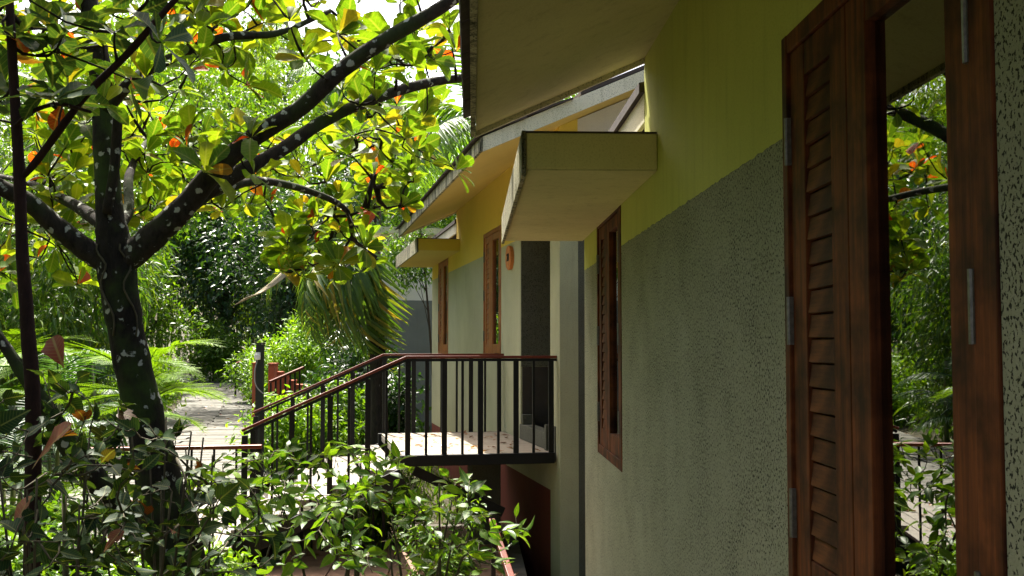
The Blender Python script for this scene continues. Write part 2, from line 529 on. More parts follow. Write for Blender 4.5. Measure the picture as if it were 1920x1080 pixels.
SLIM = [(0.0, 0.01, 0.0), (0.3, 0.065, 0.3), (1.0, 0.005, 1.0)]


def unit(a):
    return a / np.maximum(np.linalg.norm(a, axis=-1, keepdims=True), 1e-9)


def leaves_mesh(name, tmpl, pos, ydir, nrm, length, m, parent=None, wscale=None, smooth=True, rnd=None):
    tv, tf, tuv = tmpl
    N, K = len(pos), len(tv)
    y = unit(ydir)
    n = unit(nrm - y * np.sum(nrm * y, axis=1, keepdims=True))
    x = np.cross(y, n)
    ws = np.ones(N) if wscale is None else wscale
    L = length[:, None, None]
    V = pos[:, None, :] + L * (x[:, None, :] * (tv[None, :, 0:1] * ws[:, None, None]) + y[:, None, :] * tv[None, :, 1:2] + n[:, None, :] * tv[None, :, 2:3])
    V = V.reshape(-1, 3)
    fl = np.array([i for q in tf for i in q], dtype=np.int64)
    cnt = np.array([len(q) for q in tf], dtype=np.int64)
    loops = (fl[None, :] + (np.arange(N) * K)[:, None]).reshape(-1)
    tot = np.tile(cnt, N)
    start = np.concatenate([[0], np.cumsum(tot)[:-1]])
    me = bpy.data.meshes.new(name)
    me.vertices.add(N * K)
    me.vertices.foreach_set('co', V.astype(np.float32).ravel())
    me.loops.add(len(loops))
    me.loops.foreach_set('vertex_index', loops.astype(np.int32))
    me.polygons.add(len(tot))
    me.polygons.foreach_set('loop_start', start.astype(np.int32))
    if smooth: me.polygons.foreach_set('use_smooth', np.ones(len(tot), dtype=bool))
    me.update(calc_edges=True)
    at = me.attributes.new('leaf_random', 'FLOAT', 'POINT')
    if rnd is None: rnd = rng.random(N)
    at.data.foreach_set('value', np.repeat(rnd, K).astype(np.float32))
    uvl = me.uv_layers.new(name='UVMap')
    uvl.data.foreach_set('uv', np.tile(tuv[fl], (N, 1)).astype(np.float32).ravel())
    me.materials.append(m)
    return link(name, me, parent) if parent is not False else me


def leaf_datas(name, rows, m, k=10, fold=(0.0, 0.42), droop=(-0.12, 0.5), w=(0.85, 1.15), wave=0.10):
    out = []
    for i in range(k):
        ww = random.uniform(*w)
        tv, tf, tuv = template([(a, b * ww, c) for a, b, c in rows], random.uniform(*fold), random.uniform(*droop), random.uniform(-0.15, 0.15), wave)
        me = bpy.data.meshes.new(name)
        me.from_pydata([tuple(q) for q in tv], [], tf)
        me.polygons.foreach_set('use_smooth', [True] * len(me.polygons))
        ul = me.uv_layers.new(name='UVMap')
        for lp in me.loops: ul.data[lp.index].uv = tuple(tuv[lp.vertex_index])
        me.materials.append(m)
        out.append(me)
    return out


def project(pts):
    q = np.array(pts) @ np.array(CAM_ROT)
    d = np.maximum(-q[:, 2], 1e-3)
    return 960 + F_PIX * q[:, 0] / d, 540 - F_PIX * q[:, 1] / d, -q[:, 2]


def place_leaves(root, rows, mats, pos, ydir, nrm, length, leaf_name='leaf', mass_name='crown', limit=300, variants=None):
    """the leaves that show largest become single leaf objects, the rest one mass"""
    pos, ydir, nrm, length = (np.array(a, float) for a in (pos, ydir, nrm, length))
    px, py, d = project(pos)
    vis = (px > -30) & (px < 1950) & (py > -30) & (py < 1110) & (d > 0.3)
    size = np.where(vis, length / np.maximum(d, 0.3), 0.0)
    order = np.argsort(-size)
    single = [i for i in order[:limit] if size[i] > 0.004]
    rest = np.setdiff1d(np.arange(len(pos)), single)
    base = np.array(root.location)
    ds = variants or leaf_datas(leaf_name, rows, mats[0])
    y = unit(ydir)
    n = unit(nrm - y * np.sum(nrm * y, axis=1, keepdims=True))
    x = np.cross(y, n)
    for i in single:
        o = bpy.data.objects.new(leaf_name, random.choice(ds))
        C.objects.link(o)
        o.parent = root
        L = length[i]
        p = pos[i] - base
        o.matrix_basis = Matrix(((x[i][0] * L, y[i][0] * L, n[i][0] * L, p[0]), (x[i][1] * L, y[i][1] * L, n[i][1] * L, p[1]), (x[i][2] * L, y[i][2] * L, n[i][2] * L, p[2]), (0, 0, 0, 1)))
    if len(rest):
        o = leaves_mesh(mass_name, template(rows, 0.15, 0.2), pos[rest] - base, ydir[rest], nrm[rest], length[rest], mats[1], root)
        o['kind'] = 'stuff'
    return ds


def rand_dirs(n, up=0.0):
    v = rng.normal(size=(n, 3))
    v[:, 2] += up
    return unit(v)


def grow(skeleton, targets, sag=0.08, step=0.13, rtip=0.0034, rk=0.0034):
    """joins every target to the nearest point of the growing skeleton; skeleton: list of (pos, radius)
    returns tubes [(points, radii)] and the twig direction at each target"""
    pos = [np.array(p[:3], float) for p in skeleton]
    rad = [float(p[3]) for p in skeleton]
    own = [-1] * len(pos)
    T = [np.array(t, float) for t in targets]
    base = np.array(pos)
    dist = [np.min(np.linalg.norm(base - t, axis=1)) for t in T]
    order = np.argsort(dist)
    arr = np.zeros((len(pos) + len(T) * 40, 3))
    arr[:len(pos)] = base
    n = len(pos)
    paths, parent, prad, tdir = [], [], [], [None] * len(T)
    for ti in order:
        t = T[ti]
        d = np.linalg.norm(arr[:n] - t, axis=1)
        j = int(np.argmin(d + np.where(d < 0.12, 0.3, 0.0)))
        a = arr[j].copy()
        L = max(d[j], 0.05)
        k = int(min(30, max(3, L / step)))
        side = rng.normal(size=3) * L * 0.13
        side[2] -= sag * L
        pts = []
        for s in range(k + 1):
            u = s / k
            w = math.sin(math.pi * u)
            q = a + (t - a) * u + side * w + (rng.normal(size=3) * 0.012 * min(1, L) if 0 < s < k else 0)
            pts.append(q)
        bid = len(paths)
        paths.append(pts)
        parent.append(own[j])
        prad.append(rad[j])
        for q in pts[1:]:
            arr[n] = q
            n += 1
            own.append(bid)
            rad.append(None)
        tdir[ti] = (pts[-1] - pts[-2]) / max(np.linalg.norm(pts[-1] - pts[-2]), 1e-6)
    cnt = [1] * len(paths)
    for b in reversed(range(len(paths))):
        if parent[b] >= 0: cnt[parent[b]] += cnt[b]
    tubes = []
    for b, pts in enumerate(paths):
        r0 = rtip + rk * math.sqrt(cnt[b])
        if prad[b] is not None: r0 = min(r0, prad[b] * 0.8)
        m_ = len(pts)
        tubes.append(([Vector(p) for p in pts], [max(rtip, r0 + (rtip - r0) * i / (m_ - 1)) for i in range(m_)]))
    return tubes, tdir


def zone(n, px, py, depth, avoid=()):
    out = []
    while len(out) < n:
        x, y = random.uniform(*px), random.uniform(*py)
        if any(a[0] < x < a[2] and a[1] < y < a[3] for a in avoid): continue
        out.append(P(x, y, random.uniform(*depth)))
    return out


def limb(pts, per=5):
    """pts (px, py, depth, radius) -> list of world (x, y, z, r)"""
    return spline([(*P(a, b, d), r) for a, b, d, r in pts], per)


def tubes_obj(name, tubes, m, root, sides=5):
    mb = MB()
    b = Vector(root.location)
    for pts, rad in tubes: mb.tube([p - b for p in pts], rad, sides)
    return mb.build(name, m, root, smooth=True, fix=False)


def limb_obj(name, pts, m, root, sides=12, wob=0.0):
    b = Vector(root.location)
    mb = MB()
    mb.tube([Vector(p[:3]) - b for p in pts], [p[3] * (1 + wob * random.uniform(-1, 1)) for p in pts], sides)
    return mb.build(name, m, root, smooth=True, fix=False)


# ================================================================== THE SETTING
GROUND_Z = -2.9


def path_center(y):
    """x of the garden path's middle line and its height, by depth"""
    x = -4.6 - 0.0 * y
    if y > 16: x -= 0.0105 * (y - 16) ** 1.92
    z = -1.93 + 0.022 * max(0.0, y - 15)
    return x, z


def ground_z(x, y):
    """terrain: a bank that falls from the path toward the houses and the eye"""
    cx, cz = path_center(max(y, 8.0))
    d = x - cx
    low = -2.9
    t = 0.0
    if y < 14: t = min(1.0, max(0.0, (y - 9.5) / 4.5))
    else: t = 1.0
    hi = cz - 0.05
    if d > 2.0: hi = cz - 0.05 - 0.22 * min(5.0, d - 2.0) * (1.0 if y < 22 else max(0.0, 1 - (y - 22) / 10))
    if d < -2.0: hi = cz - 0.05 + 0.06 * min(40.0, -d - 2.0)
    if d < -2 and y < 14: t = max(t, min(1, (-d - 2) / 3) * min(1, max(0, (y - 3) / 8)))
    return low + (hi - low) * (t * t * (3 - 2 * t))


xs = np.concatenate([[-400, -150, -80, -50], np.arange(-34, 14.1, 1.0), [25, 60, 150, 400]])
ys = np.concatenate([[-300, -100, -40, -15], np.arange(-6, 50.1, 1.0), [60, 80, 120, 200, 500]])
gv = [(x, y, ground_z(x, y) + (random.uniform(-0.05, 0.05) if abs(x - path_center(max(y, 8))[0]) > 2.4 else 0)) for y in ys for x in xs]
nx = len(xs)
gf = [(j * nx + i, j * nx + i + 1, (j + 1) * nx + i + 1, (j + 1) * nx + i) for j in range(len(ys) - 1) for i in range(nx - 1)]
me = bpy.data.meshes.new('ground')
me.from_pydata(gv, [], gf)
me.polygons.foreach_set('use_smooth', [True] * len(me.polygons))
me.materials.append(M_SOIL)
ground = tag(link('ground', me), kind='structure')

# path: bed sheet plus single paving strips
pv, pf = [], []
yy = np.arange(12.5, 46.1, 0.5)
for y in yy:
    cx, cz = path_center(y)
    cx2, _ = path_center(y + 0.3)
    tx = (cx2 - cx) / 0.3
    nxv = 1.0 / math.sqrt(1 + tx * tx)
    for s in (-1.75, 1.75):
        pv.append((cx + s * nxv, y - s * tx * nxv, cz + 0.004))
for i in range(len(yy) - 1): pf.append((2 * i, 2 * i + 1, 2 * i + 3, 2 * i + 2))
me = bpy.data.meshes.new('path')
me.from_pydata(pv, [], pf)
me.materials.append(M_PATH)
path = tag(link('path', me), kind='structure')
strip_me = []
for w in (1.10, 1.16, 1.2):
    mb = MB().box(-w / 2, w / 2, -0.16, 0.16, 0.0, 0.03)
    o = mb.build('paving_strip', M_PATH, path, bevel=0.008)
    strip_me.append(o.data)
    bpy.data.objects.remove(o)
y = 13.2
row = 0
while y < 31.0 and row < 75:
    cx, cz = path_center(y)
    cx2, cz2 = path_center(y + 0.3)
    ang = math.atan2(-(cx2 - cx), 0.3)
    ct, sn = math.cos(ang), math.sin(ang)
    off = 0.0 if row % 2 else 0.12
    for k in (-1, 0, 1):
        s = k * 1.18 + random.uniform(-0.01, 0.01)
        o = link('paving_strip', random.choice(strip_me), path)
        o.location = (cx + s * ct, y + s * sn, cz + 0.006 + random.uniform(-0.004, 0.004))
        o.rotation_euler = (math.atan2(cz2 - cz, 0.3), random.uniform(-0.01, 0.01), ang + random.uniform(-0.008, 0.008))
        o.scale = (1, random.uniform(0.92, 1.0), 1)
    y += 0.345
    row += 1

# terracotta patio below the porch
patio = MB().box(-2.2, 0.55, 8.6, 13.8, -3.2, -2.28).build('patio', M_JOINT)
tag(patio, kind='structure')
tile_me = []
for k in range(3):
    o = MB().box(-0.292, 0.292, -0.292, 0.292, 0, 0.03).build('paving_tile', M_TERRA, patio, bevel=0.006)
    tile_me.append(o.data)
    bpy.data.objects.remove(o)
for i in range(4):
    for j in range(8):
        o = link('paving_tile', random.choice(tile_me), patio)
        o.location = (-1.72 + i * 0.6, 8.95 + j * 0.6, -2.275 + random.uniform(-0.003, 0.003))
        o.rotation_euler = (random.uniform(-0.006, 0.006), random.uniform(-0.006, 0.006), random.choice((0, math.pi / 2)))

# grass by the path's right edge
n = 16000
gp = np.zeros((n, 3))
for i in range(n):
    y = random.uniform(15, 45)
    cx, cz = path_center(y)
    x = cx + 1.8 + abs(random.gauss(0, 1)) * (1.0 + 0.05 * y)
    gp[i] = (x, y, ground_z(x, y) - 0.02)
gy = unit(rng.normal(size=(n, 3)) * 0.35 + np.array([0, 0, 1.0]))
g = leaves_mesh('grass', template(SLIM, 0.1, 0.3), gp, gy, rand_dirs(n), rng.uniform(0.10, 0.24, n), LM_GRASS)
tag(g, 'short bright grass on the right edge of the garden path', 'grass', kind='stuff')


# ================================================================== HOUSES
def bare(me_builder, name, m, parent, **kw):
    return me_builder.build(name, m, parent, **kw)


def build_window(parent, y0, y1, frame_m, slat_m):
    """tall two-leaf window in the wall plane x = 0: louvred leaf on the far side, glazed leaf on the near side"""
    z0, z1 = -0.84, 0.985
    mb = MB()
    mb.box(-0.006, 0.13, y0, y0 + 0.10, z0, z1).box(-0.006, 0.13, y1 - 0.05, y1, z0, z1)
    mb.box(-0.004, 0.13, y0 + 0.10, y1 - 0.05, z0, z0 + 0.07).box(-0.004, 0.13, y0 + 0.10, y1 - 0.05, z1 - 0.06, z1)
    w = mb.build('window', frame_m, parent, bevel=0.004)
    a, b = y0 + 0.102, y1 - 0.052
    mid = y0 + 0.824                          # meeting line of the two leaves
    zt, zb = z1 - 0.062, z0 + 0.072
    # louvred leaf
    s0, s1 = mid + 0.131, b - 0.135
    mb = MB()
    mb.box(0.006, 0.05, mid + 0.003, s0, zb, zt).box(0.006, 0.05, s1, b, zb, zt)
    mb.box(0.008, 0.05, s0, s1, zt - 0.10, zt).box(0.008, 0.05, s0, s1, zb, zb + 0.13)
    mb.build('shutter_frame', frame_m, w, bevel=0.003)
    n = 20
    zz0, zz1 = zb + 0.13, zt - 0.10
    pitch = (zz1 - zz0) / n
    sl = None
    for i in range(n):
        if sl is None:
            q = MB()
            q.prism([(0.011, -pitch * 0.43), (0.021, -pitch * 0.47), (0.032, pitch * 0.47), (0.020, pitch * 0.47)], -(s1 - s0) / 2, (s1 - s0) / 2)
            sl = q.build('slat', slat_m, w)
            o = sl
        else:
            o = link('slat', sl.data, w)
        o.location = (random.uniform(-0.002, 0.002), (s0 + s1) / 2, zz0 + pitch * (i + 0.5))
        o.rotation_euler = (random.uniform(-0.012, 0.012), 0, 0)
    MB().box(0.052, 0.058, s0 - 0.02, s1 + 0.02, zz0, zz1).build('shutter_back', M_INSIDE, w)
    # glazed leaf
    g0, g1 = a + 0.125, mid - 0.14
    mb = MB()
    mb.box(0.006, 0.09, a, g0, zb, zt).box(0.006, 0.09, g1, mid - 0.003, zb, zt)
    mb.box(0.008, 0.09, g0, g1, zt - 0.09, zt).box(0.008, 0.09, g0, g1, zb, zb + 0.13)
    mb.build('sash_frame', frame_m, w, bevel=0.003)
    MB().box(0.034, 0.040, g0 - 0.004, g1 + 0.004, zb + 0.126, zt - 0.086).build('pane', M_GLASS, w)
    hm = None
    for z in (zb + 0.25, (zb + zt) / 2, zt - 0.28):
        for yh in (a - 0.001, b + 0.001):
            if hm is None:
                q = MB().box(-0.008, 0.005, -0.010, 0.010, -0.075, 0.075)
                q.tube([(-0.009, 0, -0.075), (-0.009, 0, 0.075)], [0.006, 0.006], 6)
                hm = q.build('hinge', M_HINGE, w)
                o = hm
            else:
                o = link('hinge', hm.data, w)
            o.location = (0, yh, z)
    return w


def build_house(name, loc, rz, label, wall_m, up_m, soffit_m, wood_m, canopy_m, entry=True):
    """local frame: wall plane x = 0 faces -x, house behind it, y runs away from its near end wall"""
    h = empty(name, loc, rz)
    tag(h, label, 'house', 'hillside houses with yellow upper walls')
    PZ, TOP, LOWTOP, END, MAIN = 0.665, 1.78, 1.13, 10.75, 7.4
    w1, w2 = (3.28, 4.66), (8.40, 9.76)
    T = 0.2
    y_in = 2.0 if entry else -0.0
    lo, up = MB(), MB()
    segs = [(y_in, w1[0]), (w1[1], w2[0]), (w2[1], END)]
    for a, b in segs: lo.box(0, T, a, b, -2.22, PZ)
    for a, b in (w1, w2): lo.box(0, T, a, b, -2.22, -0.84)
    for a, b in ((y_in, w1[0]), (w1[1], MAIN)): up.box(0, T, a, b, PZ, TOP)
    up.box(0, T, w1[0], w1[1], 0.985, TOP)
    up.box(0, T, MAIN, w2[0], PZ, LOWTOP).box(0, T, w2[1], END, PZ, LOWTOP).box(0, T, w2[0], w2[1], 0.985, LOWTOP)
    if entry:
        lo.box(0, T, 0, 0.43, -4.2, PZ)
        lo.box(0, T, 0.43, 2.0, -2.22, -1.93)
        up.box(0, T, 0, 0.43, PZ, TOP)
        up.box(0, T, 0.43, 2.0, 1.32, TOP)
    lo.build('wall', wall_m, h)
    up.build('painted_wall_band', up_m, h)
    MB().box(0.003, T, 0.43 if entry else 0.0, END, -4.2, -2.22).build('plinth', M_MAROON, h)
    # near end wall, gable shaped; lower half grey, upper half pale
    ridge = 2.9
    sl = 0.449
    roofz = lambda x: 1.67 + sl * x if x < ridge else 1.67 + sl * (2 * ridge - x)
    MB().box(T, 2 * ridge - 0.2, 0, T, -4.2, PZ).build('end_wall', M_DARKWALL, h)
    MB().prism([(T, PZ), (2 * ridge - 0.2, PZ), (2 * ridge - 0.2, roofz(0.2) - 0.01), (ridge, roofz(ridge) - 0.01), (T, roofz(T) - 0.01)], 0, T).build('gable', M_PALE, h)
    # far gable of the tall part, far end wall, back wall, floor
    MB().prism([(T, LOWTOP), (2 * ridge - 0.2, LOWTOP), (2 * ridge - 0.2, roofz(0.2) - 0.01), (ridge, roofz(ridge) - 0.01), (T, roofz(T) - 0.01)], MAIN - T, MAIN).build('gable', up_m, h)
    MB().box(T, 2 * ridge - 0.2, END - T, END, -4.2, LOWTOP).build('end_wall', M_WALL_B, h)
    MB().box(2 * ridge - 0.2, 2 * ridge, 0, END, -4.2, 1.6).build('rear_wall', M_WALL_B, h)
    MB().box(T, 2 * ridge - 0.2, T, END - T, -2.1, -1.82).build('floor_slab', M_INSIDE, h)
    if entry:
        # recessed entrance: far cheek, back and lintel, low kerb on the wall line
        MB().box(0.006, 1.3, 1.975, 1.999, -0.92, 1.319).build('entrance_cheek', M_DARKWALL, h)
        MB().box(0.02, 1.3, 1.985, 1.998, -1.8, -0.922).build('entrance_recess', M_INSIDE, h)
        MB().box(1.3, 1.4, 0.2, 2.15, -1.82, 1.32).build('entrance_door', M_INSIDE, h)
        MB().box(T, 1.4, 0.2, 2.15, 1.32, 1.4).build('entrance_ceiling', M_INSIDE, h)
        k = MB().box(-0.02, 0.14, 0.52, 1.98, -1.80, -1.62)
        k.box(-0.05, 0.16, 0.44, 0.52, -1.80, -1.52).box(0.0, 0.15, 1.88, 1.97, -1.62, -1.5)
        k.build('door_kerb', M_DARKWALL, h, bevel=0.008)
    # roof
    ov = 0.98
    zo = 1.67 - sl * ov
    r = MB().prism([(-ov, zo), (0.0, 1.67), (ridge, roofz(ridge)), (2 * ridge, 1.67), (2 * ridge + ov, zo), (2 * ridge + ov, zo + 0.10), (ridge, roofz(ridge) + 0.12), (-ov, zo + 0.10)], -0.87, MAIN - 0.02)
    rf = r.build('roof', soffit_m, h)
    MB().prism([(-ov - 0.03, zo - 0.03), (-ov - 0.002, zo - 0.03), (-ov - 0.002, zo + 0.11), (-ov - 0.03, zo + 0.10)], -0.90, MAIN + 0.0).build('fascia', M_FASCIA, rf)
    for ya, yb in ((-0.90, -0.872), (MAIN - 0.018, MAIN + 0.01)):
        MB().prism([(-ov, zo - 0.03), (ridge, roofz(ridge) - 0.03), (ridge, roofz(ridge) + 0.125), (-ov, zo + 0.115)], ya, yb).build('barge_board', M_BOARD, rf)
    # tile courses along the eave and up the slope
    slope_len = (ridge + ov) / math.cos(math.atan(sl))
    tm = MB().box(-0.02, 0.27, -0.115, 0.115, 0.0, 0.018).build('roof_tile', M_TILE, rf)
    tdat = tm.data
    bpy.data.objects.remove(tm)
    for cidx in range(4):
        for k in range(36):
            o = link('roof_tile', tdat, rf)
            s = cidx * 0.25
            o.location = (-ov - 0.05 + s * math.cos(math.atan(sl)), -0.83 + k * 0.236, zo + 0.112 + s * math.sin(math.atan(sl)) + (0.004 if k % 2 else 0))
            o.rotation_euler = (random.uniform(-0.02, 0.02), -math.atan(sl) + 0.05 + random.uniform(-0.02, 0.02), random.uniform(-0.02, 0.02))
    MB().prism([(0.0, 1.80), (ridge, roofz(ridge) + 0.135), (2 * ridge, 1.80), (2 * ridge + ov, zo + 0.115), (2 * ridge + ov, zo + 0.14), (ridge, roofz(ridge) + 0.17), (0.0, 1.84)], -0.88, MAIN - 0.03).build('roof_covering', M_TILE, rf)
    # flat concrete canopy over the far window
    c = MB().box(-0.71, -0.002, 6.98, END + 0.12, 0.95, 1.145).build('canopy', canopy_m, h, bevel=0.006)
    MB().box(-0.735, -0.7105, 6.97, END + 0.13, 0.915, 1.155).build('canopy_edge', M_FASCIA, c, bevel=0.004)
    MB().box(-0.7, -0.004, 6.99, END + 0.11, 0.942, 0.9495).build('canopy_soffit', soffit_m, c)
    MB().box(-0.72, -0.004, 6.975, END + 0.12, 1.1455, 1.153).build('canopy_topping', M_TILE, c)
    # lower roof behind the canopy
    MB().box(0.10, 0.22, MAIN + 0.02, END, LOWTOP + 0.002, 1.50).build('parapet', M_BRICK, h)
    lr = MB().prism([(-0.03, 1.47), (2.9, 2.2), (2.9, 2.25), (-0.03, 1.53)], MAIN + 0.012, END + 0.3).build('lean_to_roof', M_TILE, h)
    MB().box(0.0, 0.03, MAIN + 0.015, END + 0.28, 1.30, 1.469).build('eave_board', M_BOARD, lr)
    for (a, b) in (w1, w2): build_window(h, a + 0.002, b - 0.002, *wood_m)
    return h


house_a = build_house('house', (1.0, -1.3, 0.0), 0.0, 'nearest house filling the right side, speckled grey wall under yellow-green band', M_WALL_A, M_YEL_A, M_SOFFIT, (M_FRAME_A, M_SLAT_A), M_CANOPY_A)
TB = R(9.3)
B0 = Vector((0.924, 11.2, 0.66))
house_b = build_house('house', B0, TB, 'second house behind the porch, warm yellow eaves and round plaque', M_WALL_B, M_YEL_B, M_SOFFIT_B, (M_FRAME, M_SLAT), M_YEL_B)


def BL(x, y, z):
    """house B frame -> world"""
    return Vector((B0.x + x * math.cos(TB) - y * math.sin(TB), B0.y + x * math.sin(TB) + y * math.cos(TB), B0.z + z))


# third house farther back: only its end shows between the palm and house B
hc = empty('house', P(800, 650, 26.0), R(14))
tag(hc, 'farthest house, plain grey end wall with pale band seen past the palm', 'house', 'hillside houses with yellow upper walls')
MB().box(-1.15, 5.0, 0, 7.5, -4.0, 1.12).build('wall', M_BLUEGREY, hc)
MB().box(-1.148, 5.0, 0.002, 7.5, 1.12, 2.7).build('painted_wall_band', M_PALE, hc)
MB().box(-1.5, 5.4, -0.4, 8, 2.7, 2.85).build('roof', M_BOARD, hc)
MB().box(-1.9, -1.151, 0.3, 3.6, -4.0, 0.2).build('side_wing', M_YEL_B, hc)
MB().box(-2.4, -1.152, 0.1, 3.8, 1.25, 1.5).build('canopy', M_BOARD, hc)

# round number plaque beside the window
pl = empty('wall_plaque', BL(0, 2.55, 0.47), TB)
tag(pl, 'round terracotta number plaque on the grey wall beside the porch', 'plaque')
mb = MB()
ring = [(-0.055, 0.0)]
k = 28
vs = []
for x, r in ((0.0, 0.15), (-0.045, 0.16), (-0.055, 0.15), (-0.05, 0.128), (-0.05, 0.0)):
    for i in range(k):
        vs.append((x, r * math.cos(2 * math.pi * i / k), r * math.sin(2 * math.pi * i / k)))
mb.v = vs
for j in range(4):
    for i in range(k):
        mb.f.append((j * k + i, j * k + (i + 1) % k, (j + 1) * k + (i + 1) % k, (j + 1) * k + i))
mb.build('disc', M_PLAQUE, pl, smooth=False)
tx = bpy.data.curves.new('number', 'FONT')
tx.body = '20'
tx.size = 0.14
tx.extrude = 0.004
tx.align_x = 'CENTER'
tx.align_y = 'CENTER'
tx.materials.append(M_INSIDE)
tmp = bpy.data.objects.new('number', tx)
tme = bpy.data.meshes.new_from_object(tmp)
bpy.data.objects.remove(tmp)
to = link('number', tme)
to.parent = pl
to.location = (-0.0545, 0, 0)
to.rotation_euler = (R(90), 0, R(-90))


# ================================================================== PORCH, STAIRS, RAILINGS (house B frame)
def b_root(name, label, cat, group=None):
    return tag(empty(name, B0, TB), label, cat, group)


FZ = -1.80
porch = b_root('entry_porch', 'raised porch with pale floor and black steel edge at second house', 'porch')
MB().box(-1.62, -0.004, 0.19, 3.06, FZ - 0.10, FZ - 0.022).build('slab', M_TREAD, porch, bevel=0.01)
tl = None
nxt, nyt = 3, 5
sx, sy = (1.62 - 0.01) / nxt, (3.06 - 0.19) / nyt
for i in range(nxt):
    for j in range(nyt):
        if tl is None:
            tl = MB().box(-sx / 2 + 0.003, sx / 2 - 0.003, -sy / 2 + 0.003, sy / 2 - 0.003, 0, 0.02).build('floor_tile', M_FLOOR, porch, bevel=0.003)
            o = tl
        else:
            o = link('floor_tile', tl.data, porch)
        o.location = (-1.62 + sx * (i + 0.5), 0.19 + sy * (j + 0.5), FZ - 0.02 + random.uniform(-0.001, 0.001))
MB().box(-1.66, -0.03, 0.11, 0.186, FZ - 0.10, FZ + 0.012).build('edge_beam', M_IRON, porch, bevel=0.004)
MB().box(-1.66, -0.03, 3.066, 3.14, FZ - 0.13, FZ + 0.0).build('edge_beam', M_IRON, porch, bevel=0.004)
MB().beam((-1.5, 0.3, FZ - 0.16), (-0.55, 0.3, FZ - 0.62), 0.06, 0.10).build('brace', M_IRON, porch)
MB().box(-0.75, -0.42, 1.1, 1.45, -4.2, FZ - 0.102).build('support_pier', M_DARKWALL, porch, bevel=0.01)
MB().box(-0.012, 0.10, 0.18, 0.44, FZ - 0.1, FZ + 0.28).build('corner_post', M_DARKWALL, porch, bevel=0.006)

stair = b_root('stairs', 'short flight of pale stone steps from the porch to the landing', 'stairs')
NT = 5
for i in range(NT):
    x1 = -1.66 - 0.33 * i
    z = FZ - 0.14 * (i + 1)
    MB().box(x1 - 0.36, x1 + 0.0, 0.22, 3.02, z - 0.06, z).build('tread', M_TREAD, stair, bevel=0.008)
for y in (0.17, 3.07):
    MB().beam((-1.63, y, FZ - 0.2), (-3.3, y, FZ - 0.92), 0.06, 0.16).build('stringer', M_IRON, stair)


def railing(name, label, y, group, lower=1.66, side=1):
    r = b_root(name, label, 'railing', group)
    zt = -0.78
    xc, xe = -1.60, -3.24
    ze = zt - 0.73
    hr = MB()
    hr.beam((0.0 if side else -0.02, y, zt), (xc, y, zt), 0.055, 0.028).beam((xc + 0.004, y, zt + 0.001), (xe, y, ze), 0.055, 0.028)
    hr.build('handrail', M_RAIL, r, bevel=0.005)
    ub = MB()
    ub.beam((0.0, y, zt - 0.03), (xc, y, zt - 0.03), 0.04, 0.028).beam((xc, y, zt - 0.03), (xe + 0.02, y, ze - 0.03), 0.04, 0.028)
    ub.build('top_bar', M_IRON, r)
    i = 0
    x = xc + 0.02
    while x < -0.05:
        w = 0.055 if i % 2 == 0 else 0.026
        MB().box(x - w / 2, x + w / 2, y - 0.012, y + 0.012, FZ + 0.0, zt - 0.044).build('baluster', M_IRON, r)
        x += 0.19
        i += 1
    x = xc - 0.2
    i = 1
    while x > xe:
        w = 0.055 if i % 2 == 0 else 0.026
        zz = zt + (x - xc) / (xe - xc) * (ze - zt)
        MB().box(x - w / 2, x + w / 2, y - 0.012, y + 0.012, zz - 1.04, zz - 0.05).build('baluster', M_IRON, r)
        x -= 0.19
        i += 1
    MB().box(xe - 0.0, xe + 0.06, y - 0.02, y + 0.02, ze - 1.06, ze - 0.05).build('post', M_IRON, r)
    return r


railing('stair_railing', 'nearer black railing with red-brown handrail along porch and stairs', 0.15, 'porch railings')
railing('stair_railing', 'farther black railing with red-brown handrail along porch and stairs', 3.10, 'porch railings')

# landing deck of planks at the stair foot
deck = b_root('landing_deck', 'low plank landing at the foot of the stone steps', 'deck')
LZ = -2.55
pk = None
for i in range(12):
    if pk is None:
        pk = MB().box(-0.066, 0.066, -2.0, 2.0, -0.035, 0).build('plank', M_TREAD, deck, bevel=0.004)
        o = pk
    else:
        o = link('plank', pk.data, deck)
    o.location = (-3.36 - 0.142 * i, 1.45, LZ + random.uniform(-0.004, 0.004))
    o.rotation_euler = (0, random.uniform(-0.01, 0.01), random.uniform(-0.004, 0.004))
for y in (-0.4, 1.4, 3.2):
    MB().box(-5.05, -3.3, y - 0.05, y + 0.05, LZ - 0.18, LZ - 0.045).build('joist', M_IRON, deck)

gr = b_root('landing_railing', 'low level railing across the landing behind the dark vines', 'railing')
MB().beam((-3.02, -0.62, -1.60), (-4.62, -0.62, -1.60), 0.09, 0.035).build('handrail', M_RAIL, gr, bevel=0.006)
i = 0
x = -3.05
while x > -4.62:
    w = 0.045 if i % 4 == 0 else 0.02
    MB().box(x - w / 2, x + w / 2, -0.63, -0.61, LZ - 0.1, -1.618).build('baluster', M_IRON, gr)
    x -= 0.2 if x > -4.2 else 0.075
    i += 1

# lower railing and slanting rail on the patio level
lr = tag(empty('patio_railing', (0, 11.9, -2.25)), 'lower black railing with red-brown rail under the stairs', 'railing')
pA, pB = P(560, 944, 11.9), P(790, 936, 11.9)
MB().beam(pA - lr.location, pB - lr.location, 0.06, 0.035).build('handrail', M_RAIL, lr)
n = 12
for i in range(n):
    q = pA.lerp(pB, (i + 0.3) / n) - lr.location
    w = 0.022 if i % 2 else 0.035
    MB().box(q.x - w / 2, q.x + w / 2, q.y - 0.01, q.y + 0.01, 0.0, q.z - 0.018).build('baluster', M_IRON, lr)
sr = tag(empty('slanting_handrail', (0.3, 8.5, -2.9)), 'red-brown handrail slanting down in front of the maroon plinth', 'handrail')
pA, pB = P(922, 975, 9.6), P(968, 1110, 8.4)
MB().beam(pA - sr.location, pB - sr.location, 0.055, 0.035).build('rail', M_RAIL, sr, bevel=0.006)
